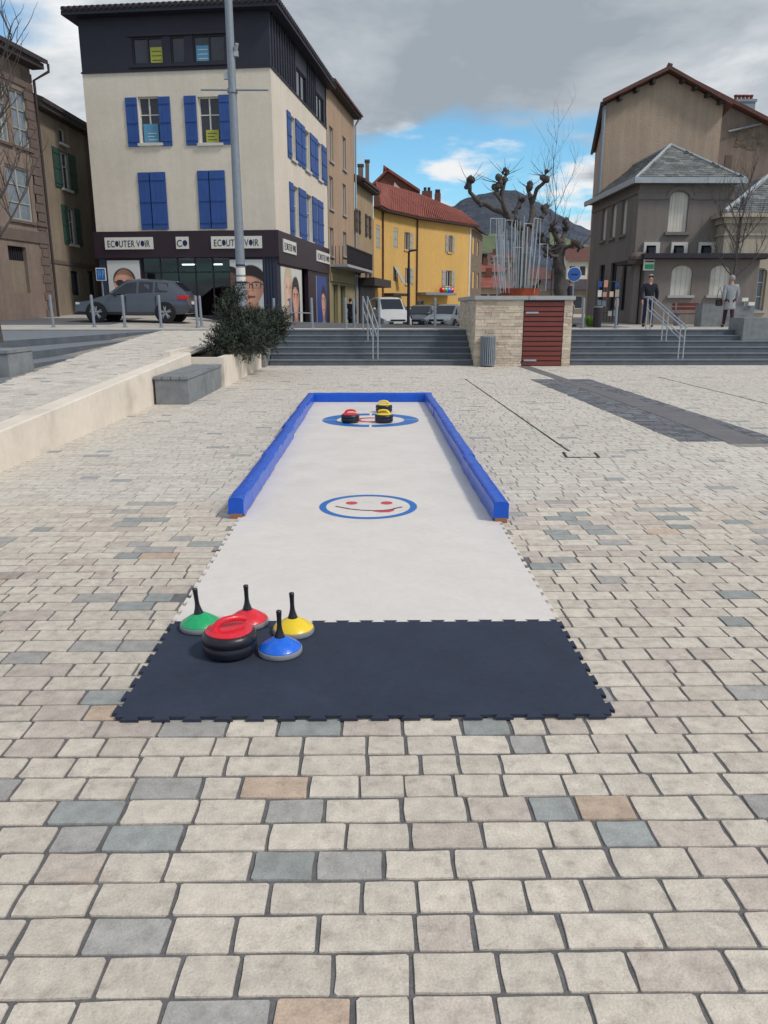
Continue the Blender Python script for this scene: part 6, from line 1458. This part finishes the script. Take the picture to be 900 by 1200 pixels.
# ================================================================== CARS
def car(loc, rotz, dims, body, label, group=None, kind='hatch', name='parked_car'):
    Lc, Wc, Hc = dims; t = thing(name, (0, 0, 0), label, 'car', group); zb = .26
    # stations along x (front = +x): x, half width, sill z, belt z, roof z, roof half width
    hl = Lc / 2; wr = .33 * (Hc / 1.5)
    belt = Hc * .63
    S = [(hl, .72, .38, .58, .58, .70), (hl - .10, .86, .28, .68, .68, .80), (hl - .55, .95, zb, .74, .745, .82), (hl - 1.05, .98, zb, belt * .94, belt * .95, .80), (hl - 1.25, .985, zb, belt * .97, belt * 1.0, .80),
         (hl - 1.95, 1, zb, belt, Hc * .955, .70), (hl - 2.4, 1, zb, belt * 1.01, Hc, .70), (-hl + 1.2, 1, zb, belt * 1.04, Hc * .985, .69), (-hl + .55, .985, zb, belt * 1.06, Hc * .94, .66), (-hl + .16, .95, .28, belt * 1.04, belt * 1.12, .74), (-hl + .05, .90, .33, belt * .98, belt * .99, .80), (-hl, .80, .40, belt * .70, belt * .72, .72)]
    if kind == 'suv': S[7] = (-hl + .8, 1, zb, belt * 1.02, Hc, .72); S[8] = (-hl + .25, .985, zb, belt * 1.03, Hc * .97, .70); S[9] = (-hl + .10, .96, .3, belt * 1.02, belt * 1.2, .74)
    hw_ = Wc / 2; vs_ = []; fs = []
    def ringp(s_):
        x_, w, zs, zb_, zr, rw = s_; w *= hw_; rw *= hw_; zm = (zs + zb_) / 2
        return [(x_, -w * .90, zs), (x_, -w, zs + .10), (x_, -w * 1.0, zm), (x_, -w * .965, zb_), (x_, -rw, zr - .02), (x_, -rw * .82, zr + .015), (x_, 0, zr + .03), (x_, rw * .82, zr + .015), (x_, rw, zr - .02), (x_, w * .965, zb_), (x_, w * 1.0, zm), (x_, w, zs + .10), (x_, w * .90, zs)]
    k = 13
    for s_ in S: vs_ += ringp(s_)
    for i in range(len(S) - 1):
        for j in range(k - 1): a = i * k + j; fs.append((a, a + k, a + k + 1, a + 1))
        fs.append((i * k + k - 1, (i + 1) * k + k - 1, (i + 1) * k, i * k))
    fs += [tuple(range(k)), tuple((len(S) - 1) * k + j for j in range(k - 1, -1, -1))]
    mb = MB(); mb.raw(vs_, fs, body); bo = mb.build('body', t, smooth=38)
    def gp_(i, j, t_=0):  # point on ring i, j
        return Vector(ringp(S[i])[j])
    def panel(pts, nm, m, off=.012):
        n_ = (pts[1] - pts[0]).cross(pts[2] - pts[0]).normalized(); c_ = sum(pts, Vector()) / len(pts)
        if n_.dot(c_ - Vector((0, 0, Hc * .45))) < 0: n_ = -n_
        mb = MB(); mb.extr([p + n_ * .002 for p in pts], n_ * off, m); return mb.build(nm, t)
    def lerp2(a, b, c, d, u, v): return a.lerp(b, u).lerp(d.lerp(c, u), v)
    for sgn in (0, 1):      # side windows: between belt (3/9) and roof edge (4/8)
        jb, jr = (3, 4) if sgn == 0 else (9, 8)
        for (i0, i1, u0_, u1_) in ((4, 5, .25, 1.0), (5, 6, .0, .82), (6, 7, .0, .92), (7, 8, .05, .75)):
            a, b, c, d = gp_(i0, jb), gp_(i1, jb), gp_(i1, jr), gp_(i0, jr)
            q = [lerp2(a, b, c, d, u0_, .10), lerp2(a, b, c, d, u1_, .10), lerp2(a, b, c, d, u1_, .86), lerp2(a, b, c, d, u0_, .86 if i0 > 4 else .6)]; panel(q, 'side_window', 'car_glass', .006)
    a, b, c, d = gp_(4, 4), gp_(4, 8), gp_(5, 8), gp_(5, 4); panel([lerp2(a, b, c, d, .08, .06), lerp2(a, b, c, d, .92, .06), lerp2(a, b, c, d, .94, .95), lerp2(a, b, c, d, .06, .95)], 'windscreen', 'car_glass', .055)
    a, b, c, d = gp_(9, 4), gp_(9, 8), gp_(8, 8), gp_(8, 4); panel([lerp2(a, b, c, d, .10, .05), lerp2(a, b, c, d, .90, .05), lerp2(a, b, c, d, .90, .9), lerp2(a, b, c, d, .10, .9)], 'rear_window', 'car_glass', .05)
    for sy in (-1, 1):
        mb = MB(); mb.bbox(-hl + .02, -hl + .36, sy * hw_ * .60 if sy > 0 else -hw_ * .99, hw_ * .99 if sy > 0 else -hw_ * .60, belt * .82, belt * .98, 'lamp_red', .02); mb.build('tail_light', t)
        mb = MB(); mb.bbox(hl - .42, hl - .085, min(sy * hw_ * .52, sy * hw_ * .865), max(sy * hw_ * .52, sy * hw_ * .865), .60, .70, 'lamp_clear', .02); mb.build('headlight', t)
        mb = MB(); mb.ball((hl - 1.5, sy * (hw_ + .09), belt + .06), .09, body, .7, 1.1, .8, 10); mb.build('wing_mirror', t)
        for x_ in (hl - .86, -hl + .82):
            AXy = Matrix.Rotation(R(90), 3, 'X'); c_ = (x_, sy * (hw_ - .0), wr)
            mb = MB(); mb.lathe([(wr + .045, -.02), (wr + .045, .008), (wr - .02, .009)], c_, 'tyre', 28, ax=AXy); mb.build('wheel_arch', t)
            mb = MB(); y_ = sy * (hw_ - .06); mb.lathe([(wr * .74, -.10), (wr * .96, -.10), (wr, -.06), (wr, .06), (wr * .96, .10), (wr * .74, .10), (wr * .72, .05)], (x_, y_, wr), 'tyre', 28, ax=AXy); wh = mb.build('wheel', t, smooth=40)
            mb = MB(); yo = y_ + sy * .085; mb.lathe([(wr * .74, -.01), (wr * .74, .012), (wr * .64, .012), (wr * .64, -.01), (wr * .74, -.01)], (x_, yo, wr), 'alloy', 28, ax=AXy)
            for q in range(10):
                a = 2 * math.pi * (q // 2) / 5 + .3 + (.16 if q % 2 else -.16); d_ = Vector((math.cos(a), 0, math.sin(a))); p_ = Vector((x_, yo, wr)); mb.tube([p_ + d_ * .02, p_ + d_ * wr * .68], [.035, .022], 'alloy', 6)
            mb.build('rim', wh)
        for xg in (-.94, .13): mb = MB(); mb.box(xg, xg + .02, min(sy * hw_ * .985, sy * (hw_ + .004)), max(sy * hw_ * .985, sy * (hw_ + .004)), .35, belt * .96, 'tyre'); mb.build('door_gap', t)
    mb = MB(); mb.box(-hl - .012, -hl + .1, -hw_ * .72, hw_ * .72, .30, .46, 'tyre'); mb.build('rear_bumper', t); mb = MB(); mb.box(-hl - .016, -hl + .02, -.26, .26, .62, .73, 'plate'); mb.build('number_plate', t)
    mb = MB(); mb.box(hl - .06, hl + .015, -hw_ * .55, hw_ * .55, .40, .52, 'tyre'); mb.box(hl - .1, hl + .006, -.42, .42, .57, .66, 'tyre'); gr_ = mb.build('grille', t); mb = MB(); mb.box(hl + .016, hl + .03, -.26, .26, .44, .54, 'plate'); mb.build('number_plate', t)
    t.location = loc; t.rotation_euler.z = rotz; return t
cxy = (at(87.5, 365, 28.9).x + at(225, 365, 28.6).x) / 2
car((cxy - .12, 29.7, gz(cxy, 29.5)), R(180), (4.15, 1.78, 1.50), 'car_grey', 'dark grey hatchback parked in front of the shop behind the bollards')
def fcar(px, D, rz_, dims, body, label, kind): x_ = atx(px, D); car((x_, D, gz(x_, D)), R(rz_), dims, body, label, 'cars parked below the yellow house', kind)
fcar(455.5, 46, -78, (4.6, 1.85, 1.85), 'car_white', 'white off-road car facing the square, left of the street lamp', 'suv')
fcar(481, 50, -100, (4.2, 1.75, 1.48), 'car_dark', 'dark green-grey car partly behind the street lamp', 'hatch')
fcar(494, 47, -106, (4.1, 1.75, 1.46), 'car_dark', 'dark car with bright windscreen between street lamp and silver car', 'hatch')
fcar(523, 46, -112, (3.8, 1.7, 1.46), 'car_silver', 'small silver car nearest the stone-clad block', 'hatch')

# ================================================================== PEOPLE
def skin_mesh(name, verts, edges, rad, m, parent, root=0, sub=2):
    me = bpy.data.meshes.new(name); me.from_pydata(verts, edges, []); ob = bpy.data.objects.new(name, me); COL.objects.link(ob)
    md = ob.modifiers.new('skin', 'SKIN'); md.use_smooth_shade = True
    if not me.skin_vertices: return None
    for i, v in enumerate(me.skin_vertices[0].data): v.radius = rad[i] if isinstance(rad[i], tuple) else (rad[i], rad[i]); v.use_root = (i == root)
    ob.modifiers.new('sub', 'SUBSURF').levels = sub; ob.modifiers['sub'].render_levels = sub
    dg = bpy.context.evaluated_depsgraph_get(); dg.update(); nm = bpy.data.meshes.new_from_object(ob.evaluated_get(dg)); bpy.data.objects.remove(ob); bpy.data.meshes.remove(me)
    nm.name = name; nm.materials.clear(); nm.materials.append(MATS[m]); nm.polygons.foreach_set('use_smooth', [True] * len(nm.polygons))
    o = bpy.data.objects.new(name, nm); COL.objects.link(o); o.parent = parent; return o
def person(loc, rotz, H, label, top, legs, hair, stride=.12, coat=False, arm=(0.08, 0.05), shoe='leather', bulk=1.0, bag=None, lift=0.0):
    t = thing('person', (0, 0, 0), label, 'person'); k = H / 1.75; V = lambda x, y, z: (x * k, y * k, z * k)
    # faces -y; left = +x
    J = dict(pel=V(0, 0, .95), sp=V(0, .01, 1.14), ch=V(0, .01, 1.34), nb=V(0, .015, 1.47), hd0=V(0, 0, 1.56), hd1=V(0, -.015, 1.65))
    vs_ = [J['pel'], J['sp'], J['ch'], J['nb'], J['hd0'], J['hd1']]; ed = [(0, 1), (1, 2), (2, 3), (3, 4), (4, 5)]; rd_ = [(.13 * k, .10 * k), (.12 * k, .09 * k), (.14 * k, .10 * k), .055 * k, .062 * k, .085 * k]
    arms, lg = {}, {}
    for s_ in (-1, 1):
        sw = stride * s_; b = len(vs_)
        pts = [V(.09 * s_, 0, .90), V(.095 * s_, -sw * .45, .50), V(.10 * s_, -sw * .8 + (.06 if s_ < 0 else 0), .09 + (lift if s_ < 0 else 0)), V(.11 * s_, -sw * .8 - .13, .035)]
        vs_ += pts; ed += [(0, b), (b, b + 1), (b + 1, b + 2), (b + 2, b + 3)]; rd_ += [.085 * k, .058 * k, .042 * k, (.04 * k, .03 * k)]; lg[s_] = pts
        b = len(vs_); ax_, ay_ = arm
        pts = [V(.19 * s_, .01, 1.40), V((.21 + ax_) * s_, .03 + ay_ * s_, 1.13), V((.20 + ax_) * s_, -.04 + ay_ * s_ * 2, .90), V((.20 + ax_) * s_, -.06 + ay_ * s_ * 2, .83)]
        vs_ += pts; ed += [(2, b), (b, b + 1), (b + 1, b + 2), (b + 2, b + 3)]; rd_ += [.055 * k, .042 * k, .030 * k, (.034 * k, .022 * k)]; arms[s_] = pts
        hb = b + 3; hx, hy, hz = pts[3]
        for f, (dx, dy, ln) in enumerate(((-.018, -.028, .05), (-.008, -.024, .085), (0, -.008, .092), (0, .010, .088), (0, .026, .07))):
            c = len(vs_); vs_ += [(hx + dx * s_ * k, hy + dy * k, hz - ln * .55 * k), (hx + (dx - .012) * s_ * k, hy + dy * 1.1 * k, hz - ln * k)]; ed += [(hb, c), (c, c + 1)]; rd_ += [.0095 * k, .008 * k]
    # ears, nose
    c = len(vs_); vs_ += [V(0, -.105, 1.625)]; ed += [(5, c)]; rd_ += [.014 * k]
    skin_mesh('body', vs_, ed, rd_, 'skin', t)
    tv = [J['pel'], J['sp'], J['ch'], V(0, .015, 1.455)]; te = [(0, 1), (1, 2), (2, 3)]; q = bulk; tr_ = [(.165 * k * q, .13 * k * q), (.155 * k * q, .125 * k * q), (.165 * k * q, .125 * k * q), (.085 * k, .08 * k)]
    if coat: tv = [V(0, .01, .60), V(0, .01, .64)] + tv; te = [(0, 1), (1, 2)] + [(a + 2, b + 2) for a, b in te]; tr_ = [(.21 * k * q, .175 * k * q), (.205 * k * q, .17 * k * q)] + tr_
    ci = len(tv) - 2
    for s_ in (-1, 1):
        b = len(tv); p_ = arms[s_]; tv += [p_[0], p_[1], p_[2]]; te += [(ci, b), (b, b + 1), (b + 1, b + 2)]; tr_ += [.078 * k * q, .064 * k * q, .050 * k * q]
    skin_mesh('coat' if coat else 'jacket', tv, te, tr_, top, t)
    tv = [V(0, 0, .96)]; te = []; tr_ = [(.145 * k, .115 * k)]
    for s_ in (-1, 1):
        b = len(tv); p_ = lg[s_]; tv += [p_[0], p_[1], p_[2]]; te += [(0, b), (b, b + 1), (b + 1, b + 2)]; tr_ += [.098 * k, .074 * k, .058 * k]
    skin_mesh('trousers', tv, te, tr_, legs, t)
    for s_ in (-1, 1):
        a, b = Vector(lg[s_][2]), Vector(lg[s_][3]); mb = MB(); mb.ball((a + b) / 2 + Vector((0, -.01, -.012 * k)), .1 * k, shoe, .55, 1.45, .48, 12); mb.build('shoe', t, smooth=60)
    mb = MB(); hx, hy, hz = J['hd1']; bm = bmesh.new(); bmesh.ops.create_uvsphere(bm, u_segments=16, v_segments=10, radius=.108 * k)
    dl = [v for v in bm.verts if v.co.z < -.02 * k and v.co.y < .03 * k or v.co.y < -.05 * k and v.co.z < .05 * k]; bmesh.ops.delete(bm, geom=dl, context='VERTS')
    for v in bm.verts: v.co = Vector((hx + v.co.x * .93, hy + .012 * k + v.co.y * 1.05, hz + .02 * k + v.co.z * 1.05)) + Vector((mnoise.noise(v.co * 40), mnoise.noise(v.co * 40 + Vector((9, 0, 0))), 0)) * .006
    mb.bm(bm, hair); mb.build('hair', t, smooth=60)
    for s_ in (-1, 1):
        mb = MB(); mb.ball((hx + .032 * s_ * k, hy - .083 * k, hz + .005 * k), .007 * k, 'ink', 1, .6, .7, 8); mb.build('eye', t); mb = MB(); mb.ball((hx + .092 * s_ * k, hy + .005 * k, hz - .008 * k), .022 * k, 'skin', .45, .8, 1.25, 8); mb.build('ear', t)
    mb = MB(); mb.ball((hx, hy - .086 * k, hz - .05 * k), .018 * k, 'lip_print', 1.1, .4, .3, 8); mb.build('mouth', t)
    t.location = loc; t.rotation_euler.z = rotz
    if bag:
        b = thing('handbag', (0, 0, 0), 'small black handbag hanging at the side of the woman in the grey coat', 'bag'); mb = MB(); mb.bbox(-.13, .13, -.05, .05, 0, .22, 'leather', .03); mb.build('pouch', b); mb = MB(); mb.tube([(-.1, 0, .2), (-.06, 0, .45), (.02, .0, .62), (.08, 0, .45), (.1, 0, .2)], .01, 'leather', 6); mb.build('strap', b); b.location = Vector(loc) + Vector(bag); b.rotation_euler.z = rotz + .3
    return t
q = at(758, 383, 28.0); person((q.x, 28.0, gz(q.x, 28)), R(-8), 1.76, 'man in dark jacket and jeans walking towards the steps by the right handrail', 'cloth_dark', 'cloth_denim', 'hair_grey', .2, bulk=1.12, arm=(.07, .09))
q = at(852, 383, 27.5); person((q.x, 27.5, gz(q.x, 27.5)), R(172), 1.72, 'woman in pale grey coat walking away past the concrete planter', 'cloth_grey', 'cloth_plum', 'hair_grey', .16, coat=True, bulk=1.1, bag=(-.36, .02, .72), lift=.06, arm=(.03, .05))
q = at(667, 383, 28.9); person((q.x, 28.9, gz(q.x, 28.9)), R(60), 1.72, 'brown-haired person in dark clothes standing behind the stone-clad block', 'cloth_dark', 'cloth_dark', 'hair_brown', .05)
q = at(411, 383, 45.0); person((q.x, 45.0, gz(q.x, 45)), R(160), 1.75, 'dark-coated person by the ochre shopfront under the balcony', 'cloth_dark', 'cloth_dark', 'hair_brown', .12, coat=True)
